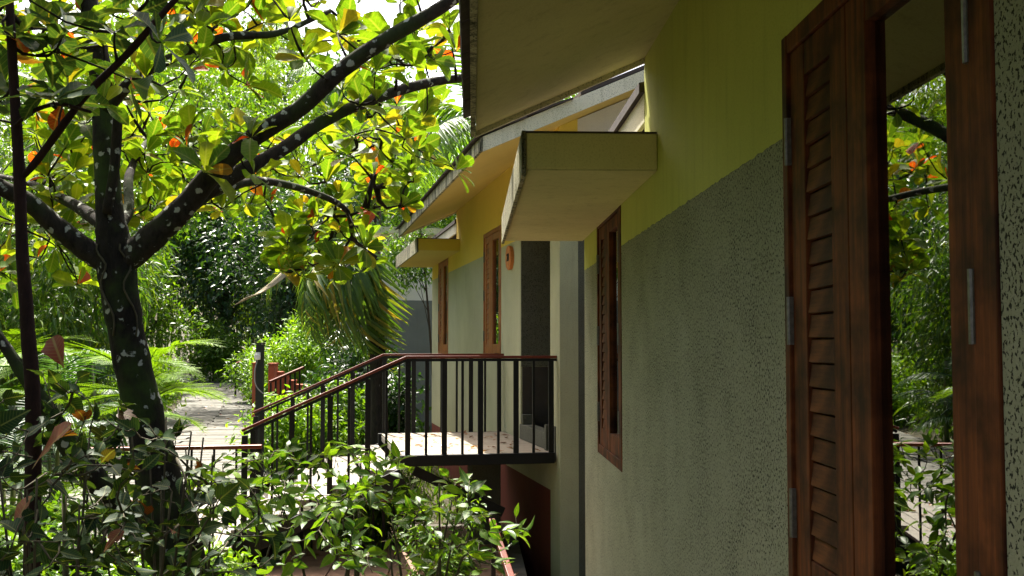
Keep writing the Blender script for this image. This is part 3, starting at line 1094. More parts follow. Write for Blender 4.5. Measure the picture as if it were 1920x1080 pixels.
for t in (0.08, 0.92):
    q = pA.lerp(pB, t) - sr.location
    MB().box(q.x - 0.02, q.x + 0.02, q.y - 0.02, q.y + 0.02, -0.05, q.z - 0.02).build('post', M_IRON, sr)

# garden light post with cable
gp_ = P(488, 648, 14.6)
lp = tag(empty('garden_light_post', (gp_.x, gp_.y, -1.95)), 'dark garden post with small white lamp and hanging cable', 'light post')
MB().box(-0.05, 0.05, -0.05, 0.05, -0.3, 1.97).build('post', M_POST, lp, bevel=0.006)
MB().box(-0.056, 0.056, -0.056, 0.056, 1.972, 1.99).build('cap', M_POST, lp)
q = MB()
q.tube([(-0.02, -0.055, 1.80), (-0.02, -0.09, 1.80), (-0.02, -0.10, 1.80)], [0.03, 0.045, 0.03], 10)
q.box(-0.055, 0.015, -0.075, -0.0502, 1.76, 1.86)
q.build('lamp', M_LAMPW, lp)
cp = spline([(-0.02, -0.07, 1.76), (-0.05, -0.10, 1.6), (-0.03, -0.11, 1.42), (0.08, -0.09, 1.30), (0.22, -0.04, 1.28)], 5)
MB().tube([Vector(p) for p in cp], [0.008] * len(cp), 6).build('cable', M_CABLE, lp, smooth=True)

# stepped orange-red garden wall and the second, farther stair beyond the post
gw = tag(empty('stepped_garden_wall', P(505, 760, 20.5)), 'stepped orange-red garden wall by the path beyond the light post', 'wall')
for (a, b, t, bt, d) in ((473, 482, 683, 790, 20.0), (503, 513, 684, 800, 20.5), (514, 524, 700, 800, 20.8), (525, 536, 706, 800, 21.1), (538, 549, 716, 800, 21.4), (550, 570, 724, 800, 21.7)):
    pa, pb = P(a, t, d), P(b, bt, d)
    l = gw.location
    MB().box(pa.x - l.x, pb.x - l.x, pa.y - l.y, pa.y - l.y + 0.4, pb.z - l.z, pa.z - l.z).build('pillar', M_ORANGE, gw, bevel=0.01)
    MB().box(pa.x - l.x - 0.015, pb.x - l.x + 0.015, pa.y - l.y - 0.015, pa.y - l.y + 0.415, pa.z - l.z + 0.002, pa.z - l.z + 0.03).build('coping', M_ORANGE, gw)
fr_ = tag(empty('garden_stair_railing', P(540, 760, 19.0)), 'small distant stair railing rising right of the light post', 'railing', 'garden stair railings')
pA, pB = P(506, 716, 19.0), P(569, 689, 19.6)
l = fr_.location
MB().beam(pA - l, pB - l, 0.05, 0.04).build('handrail', M_RAIL, fr_)
for i in range(7):
    q = pA.lerp(pB, (i + 0.2) / 7) - l
    MB().box(q.x - 0.015, q.x + 0.015, q.y - 0.015, q.y + 0.015, q.z - 0.72, q.z - 0.02).build('baluster', M_IRON, fr_)
for i in range(3):
    q = pA.lerp(pB, (i + 0.5) / 3) - l
    MB().box(q.x - 0.1, q.x + 0.5, q.y, q.y + 1.2, q.z - 0.8, q.z - 0.72).build('tread', M_TREAD, fr_)
r2 = tag(empty('garden_handrail', P(460, 720, 30.0)), 'thin distant red-brown handrail left of the light post', 'handrail', 'garden stair railings')
pA, pB = P(438, 684, 30.0), P(478, 666, 30.5)
l = r2.location
MB().beam(pA - l, pB - l, 0.06, 0.05).build('rail', M_RAIL, r2)
for t in (0.1, 0.9):
    q = pA.lerp(pB, t) - l
    MB().box(q.x - 0.02, q.x + 0.02, q.y - 0.02, q.y + 0.02, q.z - 0.9, q.z).build('post', M_IRON, r2)

# ================================================================== ALMOND TREE
base = Vector((-1.78, 6.45, ground_z(-1.78, 6.45)))
almond = tag(empty('almond_tree', base), 'large leaning tree with lichen-spotted forked trunk and broad leaves turning red', 'tree')
b_px = (345, 1130, 6.5)
trunk = spline([(base.x, base.y, base.z - 0.1, 0.19), (*P(338, 1080, 6.5), 0.155), (*P(305, 930, 6.5), 0.135), (*P(268, 770, 6.45), 0.115), (*P(238, 630, 6.42), 0.106), (*P(222, 530, 6.4), 0.112), (*P(216, 470, 6.4), 0.115), (*P(206, 400, 6.4), 0.082), (*P(196, 250, 6.5), 0.072), (*P(186, 120, 6.6), 0.066), (*P(165, 0, 6.7), 0.058), (*P(120, -220, 6.9), 0.045), (*P(90, -500, 7.1), 0.025)], 6)
limb_obj('trunk', trunk, M_TRUNK, almond, 16, 0.055)
L1 = limb([(222, 500, 6.4, 0.07), (255, 472, 6.38, 0.085), (300, 432, 6.35, 0.080), (348, 385, 6.3, 0.070), (405, 318, 6.25, 0.062), (475, 258, 6.2, 0.056), (560, 205, 6.1, 0.052), (640, 132, 6.0, 0.048), (720, 76, 5.9, 0.044), (842, 4, 5.8, 0.036), (960, -90, 5.7, 0.025)])
L2 = limb([(320, 415, 6.35, 0.05), (370, 372, 6.5, 0.055), (440, 328, 6.6, 0.052), (525, 283, 6.75, 0.047), (605, 228, 6.9, 0.042), (700, 186, 7.1, 0.038), (800, 156, 7.3, 0.032), (890, 142, 7.5, 0.026), (960, 120, 7.7, 0.012)])
L3 = limb([(360, 380, 6.6, 0.03), (430, 350, 6.9, 0.032), (500, 340, 7.3, 0.028), (590, 362, 7.9, 0.025), (650, 395, 8.4, 0.022), (665, 450, 8.8, 0.018), (705, 482, 9.2, 0.012)])
L4 = limb([(214, 500, 6.4, 0.06), (170, 474, 6.38, 0.068), (110, 428, 6.3, 0.06), (50, 376, 6.2, 0.052), (-20, 340, 6.1, 0.046), (-160, 250, 5.9, 0.034), (-330, 190, 5.7, 0.022), (-480, 90, 5.6, 0.006)])
L5 = limb([(200, 205, 6.5, 0.04), (250, 150, 6.4, 0.035), (320, 110, 6.3, 0.030), (420, 70, 6.3, 0.026), (520, 62, 6.4, 0.02), (620, 20, 6.6, 0.014)])
L6 = limb([(212, 440, 6.45, 0.04), (240, 395, 6.7, 0.034), (242, 330, 6.9, 0.028), (265, 280, 7.4, 0.022), (300, 240, 8.0, 0.014)])
L7 = limb([(205, 430, 6.4, 0.045), (150, 390, 6.8, 0.04), (100, 365, 7.3, 0.034), (60, 345, 7.9, 0.026), (0, 330, 8.6, 0.016)])
STUB = limb([(200, 400, 6.3, 0.03), (214, 320, 6.25, 0.032), (222, 205, 6.2, 0.028)])
skel = [p for p in trunk[len(trunk) // 2:]]
for q in (L1, L2, L3, L4, L5, L6, L7):
    limb_obj('limb', q, M_BARK, almond, 10, 0.05)
    skel += q[3:]
L8 = limb([(318, 1075, 6.45, 0.06), (250, 985, 6.2, 0.075), (180, 900, 6.0, 0.068), (120, 820, 5.9, 0.06), (70, 740, 5.8, 0.045), (10, 650, 5.8, 0.03), (-60, 540, 5.8, 0.018), (-110, 430, 5.8, 0.005)])
limb_obj('limb', L8, M_TRUNK, almond, 10, 0.05)
limb_obj('broken_stub', STUB, M_BARK, almond, 8, 0.08)
# climbing vine stems on the trunk
for (a, b) in ((3, 0.0), (9, 1.2)):
    pts = []
    for i in range(14):
        c = trunk[24 + i]
        g_ = -2.0 + b + 0.25 * math.sin(i * 0.9)
        pts.append(Vector(c[:3]) + Vector((math.cos(g_), math.sin(g_), 0)) * (c[3] + 0.006))
    tubes_obj('climbing_stem', [(pts, [0.006] * len(pts))], M_VINESTEM, almond, 5)

SKYGAP = [(470, 60, 545, 200), (330, 120, 470, 330)]
targets = []
targets += zone(125, (450, 800), (240, 520), (8.2, 10.6), [(440, 380, 520, 520)])
targets += zone(22, (520, 740), (420, 520), (8.4, 10.0))
targets += zone(68, (300, 880), (-60, 130), (5.6, 8.0), [(470, 60, 545, 200)])
targets += zone(26, (560, 885), (60, 260), (6.5, 8.5))
targets += zone(80, (60, 420), (190, 420), (6.9, 9.2), [(300, 60, 470, 215), (330, 120, 470, 300)])
targets += zone(16, (300, 480), (240, 330), (6.0, 8.0)) + zone(12, (300, 470), (0, 200), (6.2, 7.6)) + zone(8, (640, 880), (150, 330), (7.2, 9.0))
targets += zone(24, (-40, 160), (380, 560), (7.2, 9.2))
targets += zone(40, (-60, 300), (-80, 190), (5.6, 7.5))
targets += zone(110, (-600, 700), (-800, -60), (5.0, 9.5))
targets += zone(30, (-700, -60), (-200, 450), (5.0, 8.5))
targets = [t for t in targets if t.x < -0.1 or t.y > 7.2]
targets = [t for t in targets if not (t.x > -0.2 and t.y > 10.0)]
def clear_of_eaves(t):
    a_, b_, _ = project([tuple(t)])
    return not ((a_[0] > 705 and b_[0] > 395) or (a_[0] > 770 and b_[0] > 330))
targets = [t for t in targets if clear_of_eaves(t)]
tubes, tdir = grow(skel, targets, 0.05)
tubes_obj('twigs', tubes, M_TWIG, almond, 5)['kind'] = 'stuff'
lp_, ly_, ln_, ll_ = [], [], [], []
for t, d in zip(targets, tdir):
    ax = np.array([0, 0, 1.0]) * 0.8 + np.array(d) * 0.7 + rng.normal(size=3) * 0.28
    ax /= np.linalg.norm(ax)
    u = np.cross(ax, [0.3, 1, 0.2])
    u /= np.linalg.norm(u)
    w = np.cross(ax, u)
    k = random.randint(5, 9)
    ph = random.uniform(0, 6.28)
    sz = random.uniform(0.75, 1.15)
    for i in range(k):
        g_ = ph + i * 2.4 + random.uniform(-0.25, 0.25)
        e = R(random.uniform(-8, 62)) if i > 1 else R(random.uniform(45, 75))
        rad = u * math.cos(g_) + w * math.sin(g_)
        yv = rad * math.cos(e) + ax * math.sin(e)
        lp_.append(np.array(t) + yv * 0.012 - ax * random.uniform(0, 0.03))
        ly_.append(yv)
        ln_.append(ax * math.cos(e) - rad * math.sin(e) + rng.normal(size=3) * 0.22)
        ll_.append(sz * random.uniform(0.11, 0.215))
place_leaves(almond, OBOVATE, LM_ALMOND, lp_, ly_, ln_, ll_, limit=300)

# ---------------- thin sapling in front, at the left edge
sb = P(58, 700, 4.3)
sbase = Vector((sb.x + 0.02, sb.y, GROUND_Z))
sap = tag(empty('sapling_tree', sbase), 'thin reddish sapling stem at the left edge with big dark leaves', 'tree')
st = spline([(sbase.x, sbase.y, sbase.z, 0.034), (*P(62, 900, 4.3), 0.032), (*P(52, 620, 4.3), 0.028), (*P(42, 480, 4.3), 0.025), (*P(36, 320, 4.3), 0.023), (*P(24, 120, 4.3), 0.019), (*P(16, -60, 4.3), 0.016), (*P(10, -400, 4.3), 0.008)], 5)
limb_obj('trunk', st, M_SAPBARK, sap, 10, 0.04)
sbr = limb([(38, 335, 4.3, 0.013), (70, 300, 4.28, 0.016), (160, 180, 4.2, 0.015), (235, 105, 4.15, 0.015), (310, 20, 4.1, 0.013), (390, -70, 4.0, 0.010)])
limb_obj('limb', sbr, M_SAPBARK, sap, 8, 0.05)
sbr2 = limb([(24, 240, 4.3, 0.008), (60, 210, 4.2, 0.009), (110, 195, 4.1, 0.008), (170, 210, 4.0, 0.006)], 4)
limb_obj('limb', sbr2, M_SAPBARK, sap, 6, 0.05)
stg = zone(18, (-60, 330), (-90, 210), (3.8, 4.7)) + zone(14, (-200, 500), (-500, -60), (3.6, 5.0)) + [P(100, 190, 4.0), P(215, 60, 4.1), P(120, 60, 4.3), P(255, 25, 4.2)]
stub, sdir = grow(st[16:] + sbr[4:] + sbr2[3:], stg, 0.03)
tubes_obj('twigs', stub, M_TWIG, sap, 5)['kind'] = 'stuff'
lp_, ly_, ln_, ll_ = [], [], [], []
for t, d in zip(stg, sdir):
    ax = np.array([0, 0, 1.0]) * 0.9 + np.array(d) * 0.5 + rng.normal(size=3) * 0.3
    ax /= np.linalg.norm(ax)
    u = np.cross(ax, [0.3, 1, 0.2])
    u /= np.linalg.norm(u)
    w = np.cross(ax, u)
    ph = random.uniform(0, 6.28)
    for i in range(random.randint(4, 7)):
        g_ = ph + i * 2.4
        e = R(random.uniform(-20, 40))
        rad = u * math.cos(g_) + w * math.sin(g_)
        yv = rad * math.cos(e) + ax * math.sin(e)
        lp_.append(np.array(t) + yv * 0.01)
        ly_.append(yv)
        ln_.append(ax * math.cos(e) - rad * math.sin(e) + rng.normal(size=3) * 0.25)
        ll_.append(random.uniform(0.12, 0.2))
LM_SAP = leafpair('sapling_leaf', [(0, (0.02, 0.05, 0.018)), (0.7, (0.04, 0.085, 0.028)), (0.93, (0.07, 0.12, 0.03)), (0.95, (0.28, 0.05, 0.015)), (1, (0.3, 0.05, 0.015))], trans=0.3, spec=0.12, rough=0.5)
place_leaves(sap, OBOVATE, LM_SAP, lp_, ly_, ln_, ll_, limit=220)


# ================================================================== SHRUBS AND VINES WITH LEAFY TWIGS
def leafy_plant(name, label, cat, base, mains, targets, rows, mats, size, spacing, stem_m, span=0.5, limit=300, group=None, updrift=0.35, variants=None, leaf_lift=0.55, rtip=0.002, rk=0.0016):
    root = tag(empty(name, base), label, cat, group)
    sk = []
    for mpts in mains:
        s_ = spline(mpts, 5)
        limb_obj('stem', s_, stem_m, root, 7, 0.06)
        sk += s_[2:]
    tubes, td = grow(sk, targets, 0.06, 0.09, rtip, rk)
    tubes_obj('twigs', tubes, stem_m, root, 5)['kind'] = 'stuff'
    lp, ly, ln, ll = [], [], [], []
    for pts, _ in tubes:
        acc, nxt_, side = 0.0, 0.02, random.choice((-1, 1))
        for i in range(len(pts) - 1, 0, -1):
            a, b_ = np.array(pts[i]), np.array(pts[i - 1])
            L = np.linalg.norm(a - b_)
            d = (a - b_) / max(L, 1e-6)
            while nxt_ < acc + L and nxt_ < span:
                p = a + (b_ - a) * ((nxt_ - acc) / L)
                lat = np.cross(d, [0, 0, 1.0]) + rng.normal(size=3) * 0.12
                lat /= max(np.linalg.norm(lat), 1e-6)
                f = 0.9 if nxt_ < 0.04 else 0.5
                yv = lat * side * (1 - 0.45 * f) + d * f + np.array([0, 0, random.uniform(-0.35, 0.4)])
                lp.append(p)
                ly.append(yv)
                ln.append(np.array([0, 0, 1.0]) * leaf_lift + rng.normal(size=3) * updrift)
                ll.append(size * random.uniform(0.6, 1.2))
                side = -side
                nxt_ += spacing * random.uniform(0.7, 1.3)
            acc += L
    if lp: place_leaves(root, rows, mats, lp, ly, ln, ll, limit=limit, mass_name='foliage', variants=variants)
    return root


VS = leaf_datas('leaf', ELLIPT, LM_SHRUB[0], 8, fold=(0.0, 0.3), droop=(-0.05, 0.45), wave=0.04)
def mains_to(base, tips, r=0.012):
    out = []
    for t in tips:
        b = Vector(base) + Vector((random.uniform(-0.15, 0.15), random.uniform(-0.15, 0.15), 0))
        m1 = b.lerp(t, 0.5) + Vector((0, 0, 0.25))
        out.append([(*b, r), (*m1, r * 0.8), (*t, r * 0.4)])
    return out


shr = [
    ('leafy green shrub with glossy pointed leaves below the landing railing', (430, 880, 7.2), [((345, 500), (850, 960), (6.8, 8.2), 28), ((500, 560), (825, 960), (6.8, 8.2), 14), ((340, 520), (900, 1075), (5.8, 7.4), 28)]),
    ('leafy green shrub sprawling in front of the stairs', (620, 880, 7.4), [((520, 760), (830, 960), (6.6, 8.0), 42), ((480, 740), (900, 1075), (5.6, 7.2), 34)]),
    ('leafy green shrub reaching right toward the maroon plinth', (790, 950, 7.0), [((730, 900), (880, 1060), (6.2, 7.6), 42), ((860, 1000), (940, 1075), (6.4, 7.4), 12), ((880, 1010), (985, 1000), (6.6, 7.2), 3)]),
]
for label, (bx, by, bd), zs in shr:
    q = P(bx, by, bd)
    b = Vector((q.x, q.y, -2.84))
    tg = []
    for (px, py, dd, n) in zs: tg += zone(n, px, py, dd)
    tips = [P(bx + random.uniform(-110, 110), by + random.uniform(-50, 60), bd + random.uniform(-0.5, 0.5)) for _ in range(6)]
    leafy_plant('leafy_shrub', label, 'shrub', b, mains_to(b, tips), tg, ELLIPT, LM_SHRUB, 0.118, 0.048, M_VINESTEM, span=0.5, group='glossy shrubs below the stairs', variants=VS)

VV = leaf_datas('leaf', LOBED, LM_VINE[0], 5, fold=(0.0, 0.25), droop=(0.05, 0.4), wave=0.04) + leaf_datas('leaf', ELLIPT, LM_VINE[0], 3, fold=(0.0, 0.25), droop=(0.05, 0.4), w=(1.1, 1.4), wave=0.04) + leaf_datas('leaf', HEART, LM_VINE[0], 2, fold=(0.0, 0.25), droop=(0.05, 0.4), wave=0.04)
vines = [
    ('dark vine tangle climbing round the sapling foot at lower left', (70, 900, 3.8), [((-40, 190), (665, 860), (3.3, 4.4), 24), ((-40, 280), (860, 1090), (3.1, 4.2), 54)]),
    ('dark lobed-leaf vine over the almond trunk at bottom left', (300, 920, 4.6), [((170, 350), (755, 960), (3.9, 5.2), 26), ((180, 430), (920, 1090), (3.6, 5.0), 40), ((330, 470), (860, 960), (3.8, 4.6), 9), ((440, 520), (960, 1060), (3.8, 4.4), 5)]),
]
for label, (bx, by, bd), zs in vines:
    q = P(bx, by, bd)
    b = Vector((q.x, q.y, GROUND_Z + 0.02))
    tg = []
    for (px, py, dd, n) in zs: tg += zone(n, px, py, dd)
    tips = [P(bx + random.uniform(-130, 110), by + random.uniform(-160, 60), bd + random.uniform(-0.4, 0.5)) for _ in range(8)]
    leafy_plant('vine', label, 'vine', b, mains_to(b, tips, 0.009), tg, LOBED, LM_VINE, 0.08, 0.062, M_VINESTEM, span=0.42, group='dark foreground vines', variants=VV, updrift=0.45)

# big fallen almond leaves caught in the vines
fl = leaf_datas('fallen_leaf', OBOVATE, LM_LITTER, 3, droop=(0.1, 0.3))
for i, (px, py, d, L, lab) in enumerate([(60, 880, 3.6, 0.19, 'large brown-red fallen leaf caught in the lower left vines'), (25, 1000, 3.5, 0.13, 'brown-red fallen leaf near the bottom left corner'), (120, 690, 3.7, 0.14, 'brown-red leaf lying on the topmost vine leaves')]):
    o = link('fallen_leaf', fl[i])
    o.location = P(px, py, d)
    o.rotation_euler = (R(60 + 10 * i), R(20 - 25 * i), R(-70 + 30 * i))
    o.scale = (L * 1.3, L, L)
    tag(o, lab, 'leaf', 'fallen leaves in the vines')


# ================================================================== PALMS AND FERNS
def frond_data(name, length, pairs, leaflet, m, droop, width=0.12, bip=False, hang=0.3, curl=0.0, bare_=0.12, vang=0.5):
    """frond along +Y rising then drooping; returns mesh data (rachis + leaflets)"""
    pos, yd, nr, ln = [], [], [], []
    rach = []
    K = 24
    ang = 0.0
    p = np.array([0.0, 0, 0])
    for i in range(K + 1):
        rach.append(p.copy())
        ang = -droop * (i / K) ** 1.3
        p = p + np.array([curl * i / K * 0.05, math.cos(ang), math.sin(ang)]) * (length / K)
    def at(t):
        f = t * K
        i = min(K - 1, int(f))
        q = rach[i] + (rach[i + 1] - rach[i]) * (f - i)
        d = rach[i + 1] - rach[i]
        return q, d / np.linalg.norm(d)
    for i in range(pairs):
        t = bare_ + (1 - bare_) * (i + 0.5) / pairs
        q, d = at(t)
        prof = math.sin(math.pi * (0.12 + 0.85 * t) ** 0.9) * 0.9 + 0.15
        for s in (-1, 1):
            lat = np.array([s, 0, 0.0])
            up = np.cross(lat, d) * s
            yv = lat * 0.8 + d * (0.45 + 0.5 * t) + up * vang * 0.4 + np.array([0, 0, -hang]) + rng.normal(size=3) * 0.06
            yv /= np.linalg.norm(yv)
            L = leaflet * prof * random.uniform(0.85, 1.1)
            if not bip:
                pos.append(q); yd.append(yv); nr.append(up + rng.normal(size=3) * 0.15); ln.append(L)
            else:
                nn = 16
                for k in range(nn):
                    tt = (k + 0.6) / nn
                    qq = q + yv * L * tt + np.array([0, 0, -0.12 * L * tt * tt])
                    for s2 in (-1, 1):
                        l2 = np.cross(yv, up)
                        y2 = l2 * s2 * 0.85 + yv * 0.45
                        pos.append(qq); yd.append(y2); nr.append(up); ln.append(L * 0.20 * (1.05 - 0.6 * tt))
    rows = [(a, b * (0.6 if not bip else 1.9), c) for a, b, c in SLIM] if bip else [(0.0, 0.01, 0.0), (0.25, width * 0.5, 0.25), (0.6, width * 0.38, 0.6), (1.0, 0.004, 1.0)]
    me = leaves_mesh(name, template(rows, 0.25, 0.0 if bip else hang * 0.8), np.array(pos), np.array(yd), np.array(nr), np.array(ln), m, parent=False)
    import bmesh
    mb = MB()
    mb.tube([Vector(q) for q in rach], [0.012 * length * (1 - 0.85 * i / K) for i in range(K + 1)], 5)
    m2 = bpy.data.meshes.new('rachis')
    m2.from_pydata(mb.v, [], mb.f)
    bm = bmesh.new()
    bm.from_mesh(me)
    bm.from_mesh(m2)
    bm.to_mesh(me)
    bm.free()
    bpy.data.meshes.remove(m2)
    return me


def frond_obj(root, data, loc, az, el, roll=0.0, s=1.0, name='frond'):
    o = bpy.data.objects.new(name, data)
    C.objects.link(o)
    o.parent = root
    o.location = Vector(loc) - Vector(root.location)
    o.rotation_mode = 'YXZ'
    m_ = Matrix.Rotation(az, 4, 'Z') @ Matrix.Rotation(el, 4, 'X') @ Matrix.Rotation(roll, 4, 'Y')
    o.matrix_basis = Matrix.Translation(o.location) @ m_ @ Matrix.Scale(s, 4)
    return o


def palm(name, label, top, basez, lean, nf, data, r, m_trunk, els, azs=None, group=None, s=(0.85, 1.1)):
    b = Vector((top.x + lean[0], top.y + lean[1], basez))
    root = tag(empty(name, b), label, 'palm', group)
    mid_ = b.lerp(top, 0.5) + Vector((lean[0] * 0.15, 0, 0))
    tr = spline([(*b, r * 1.25), (*mid_, r), (*top, r * 0.85)], 10)
    limb_obj('trunk', tr, m_trunk, root, 10, 0.06)
    for i in range(nf):
        az = azs[i] if azs else 2 * math.pi * i / nf * 1.0 + random.uniform(-0.3, 0.3)
        el = random.uniform(*els) if not isinstance(els, list) else els[i]
        frond_obj(root, random.choice(data), top + Vector((0, 0, random.uniform(-0.1, 0.15))), az, el, random.uniform(-0.4, 0.4), random.uniform(*s))
    return root


D_DROOP = [frond_data('frond', 1.9, 27, 0.66, LM_FROND, 1.9, 0.085, hang=0.45) for _ in range(3)]
D_COCO = [frond_data('frond', 3.4, 60, 0.95, LM_COCO, 1.3, 0.05, hang=0.5) for _ in range(3)]
D_ARECA = [frond_data('frond', 2.0, 34, 0.55, LM_ARECA, 1.4, 0.06, hang=0.35) for _ in range(3)]
D_FERN = [frond_data('frond', 1.35, 15, 0.36, LM_FERN, 0.9, 0.1, bip=True, hang=0.12, bare_=0.2) for _ in range(3)]

top = P(700, 470, 16.5)
palm('garden_palm', 'dark-trunked palm with drooping yellowish fronds between stairs and grey wall', top, -2.9, (0.15, 0.0), 10, D_DROOP, 0.13, M_PALMBARK, [R(-25), R(0), R(-45), R(-10), R(-55), R(15), R(-30), R(20), R(40), R(-20)],
     [R(165), R(128), R(178), R(150), R(140), R(100), R(115), R(60), R(20), R(80)], s=(0.95, 1.15))
top = P(905, 215, 24.0)
palm('coconut_palm', 'tall palm with long bright fronds above the second house roof', top, -3.0, (0.4, 0.0), 16, D_COCO, 0.14, M_PALMBARK, (R(-15), R(60)))
top = P(690, 150, 34.0)
palm('coconut_palm', 'smaller distant palm crown seen under the upper almond limbs', top, -1.5, (0.5, 0.3), 14, D_COCO, 0.15, M_PALMBARK, (R(-15), R(60)))

# areca clumps at left
for lab, (px, py, d), n in (('dense areca palm clump behind the sapling at left edge', (30, 640, 11.5), 18), ('areca palm clump between sapling and almond trunk', (110, 660, 12.5), 12), ('areca palm clump right behind the leaning trunk', (190, 650, 17.5), 10)):
    q = P(px, py, d)
    b = Vector((q.x, q.y, ground_z(q.x, q.y)))
    root = tag(empty('areca_palm', b), lab, 'palm', 'areca palm clumps')
    for i in range(n):
        az = 2 * math.pi * i / n + random.uniform(-0.3, 0.3)
        h_ = random.uniform(0.4, 1.7)
        loc = b + Vector((random.uniform(-0.3, 0.3), random.uniform(-0.3, 0.3), h_))
        if i % 3 == 0:
            MB().tube([(0, 0, 0), tuple((loc - b) * 0.5), tuple(loc - b)], [0.03, 0.026, 0.02], 7).build('stem', M_CULM, root, smooth=True)
        frond_obj(root, random.choice(D_ARECA), loc, az, R(random.uniform(20, 70)), random.uniform(-0.3, 0.3), random.uniform(0.5, 0.75))

# feathery bright plant behind the almond trunk
for lab, (px, py, d), n, azr in (('feathery lime-green fern plant just behind the leaning trunk', (268, 715, 9.2), 16, (0, 360)), ('feathery lime-green fern plant at the left edge', (-20, 740, 8.5), 14, (0, 360)), ('feathery fern plant low at left under the landing railing', (120, 900, 8.6), 14, (0, 360))):
    q = P(px, py, d)
    b = Vector((q.x, q.y, min(ground_z(q.x, q.y), q.z - 0.3)))
    root = tag(empty('fern_plant', b), lab, 'fern', 'feathery fern plants')
    tr = [Vector((0, 0, 0)), (q - b) * 0.5 + Vector((0.04, 0, 0)), q - b]
    MB().tube(tr, [0.03, 0.026, 0.02], 7).build('stem', M_VINESTEM, root, smooth=True)
    for i in range(n):
        az = R(random.uniform(*azr))
        frond_obj(root, random.choice(D_FERN), q + Vector((0, 0, random.uniform(-0.35, 0.25))), az, R(random.uniform(0, 50)), random.uniform(-0.3, 0.3), random.uniform(0.4, 0.72))

# hanging dead frond
dd = frond_data('frond', 1.9, 22, 0.7, LM_DEAD, 0.5, 0.03, hang=0.2)
df = empty('dead_palm_frond', P(535, 512, 16.0))
tag(df, 'dry pale palm frond hanging over the path', 'frond')
for i in range(5):
    a_, b_ = P(533 + i, 508 + 2 * i, 16.0), P(440 + i * 4, 572 - i * 3, 15.6)
    pts = [a_.lerp(b_, t) + Vector((0, 0, -0.06 * math.sin(math.pi * t))) - df.location for t in (0, 0.3, 0.6, 1)]
    MB().tube(pts, [0.016, 0.014, 0.012, 0.004], 5).build('dry_blade', M_STICK, df, smooth=True)


# ================================================================== BAMBOO AND BACKGROUND TREES
T_SLIM = template([(0, 0.008, 0), (0.35, 0.07, 0.35), (1, 0.004, 1)], 0.15, 0.25)
T_SMALL = template(SMALL, 0.2, 0.2)


def bamboo(label, base, height, culms, leafL, nclus, arch, m, spread=0.9, azc=None):
    root = tag(empty('bamboo_clump', base), label, 'bamboo', 'bamboo clumps')
    pos, yd, nr, ln = [], [], [], []
    for c in range(culms):
        az = random.uniform(0, 6.28) if azc is None else random.gauss(azc, 0.7)
        h = height * random.uniform(0.65, 1.05)
        a = arch * random.uniform(0.6, 1.3)
        dx, dy = math.cos(az), math.sin(az)
        bx, by = random.uniform(-spread, spread), random.uniform(-spread, spread)
        pts = []
        for i in range(15):
            t = i / 14
            o_ = a * t ** 2.2
            z = h * (t - 0.22 * t ** 3.5 * min(1.6, a / 2.0))
            pts.append((bx + dx * o_, by + dy * o_, z))
        MB().tube(pts, [0.045 * (1 - 0.9 * i / 14) + 0.003 for i in range(15)], 6).build('culm', M_CULM, root, smooth=True)
        arr = np.array(pts)
        for k in range(nclus // culms):
            t = 0.12 + 0.88 * random.random() ** 0.8
            f = t * 14
            i = min(13, int(f))
            q = arr[i] + (arr[i + 1] - arr[i]) * (f - i)
            br = rng.normal(size=3) * np.array([1, 1, 0.5])
            br /= np.linalg.norm(br)
            q = q + br * random.uniform(0.1, 1.1) * (1.2 - 0.6 * t) - np.array([0, 0, 0.25])
            hd = br * 0.55 + np.array([0, 0, -0.55])
            for s in range(7):
                pos.append(q + rng.normal(size=3) * 0.06)
                yd.append(hd + rng.normal(size=3) * 0.42)
                nr.append(np.array([0, 0, 1.0]) + rng.normal(size=3) * 0.5)
                ln.append(leafL * random.uniform(0.6, 1.2))
    o = leaves_mesh('foliage', T_SLIM, np.array(pos), np.array(yd), np.array(nr), np.array(ln), m, root, wscale=rng.uniform(1.0, 1.5, len(pos)))
    o['kind'] = 'stuff'
    return root


def at_ground(px, d, dz=0.0):
    q = P(px, 648, d)
    return Vector((q.x, q.y, ground_z(q.x, q.y) - 0.1 + dz))


bamboo('feathery bamboo arching over the path at far centre', at_ground(330, 47), 21, 18, 0.36, 4200, 4.0, LM_BAMBOO, 1.6)
bamboo('tall feathery bamboo right of the far bend in the path', at_ground(470, 46), 20, 16, 0.36, 3800, 4.0, LM_BAMBOO, 1.6)
bamboo('bright bamboo left of the far path end', at_ground(180, 38), 18, 16, 0.32, 3600, 3.4, LM_BAMBOO, 1.4)
bamboo('bamboo clump behind the sapling at left', at_ground(40, 22), 9, 14, 0.24, 2200, 2.6, LM_BAMBOO2, 1.0)
bamboo('dark low bamboo hanging beside the leaning trunk', at_ground(130, 20), 5.5, 14, 0.24, 1800, 1.8, LM_BAMBOO2, 0.8)
bamboo('bamboo clump beyond the left edge', at_ground(-260, 17), 8, 12, 0.22, 1500, 2.5, LM_BAMBOO2, 1.0)


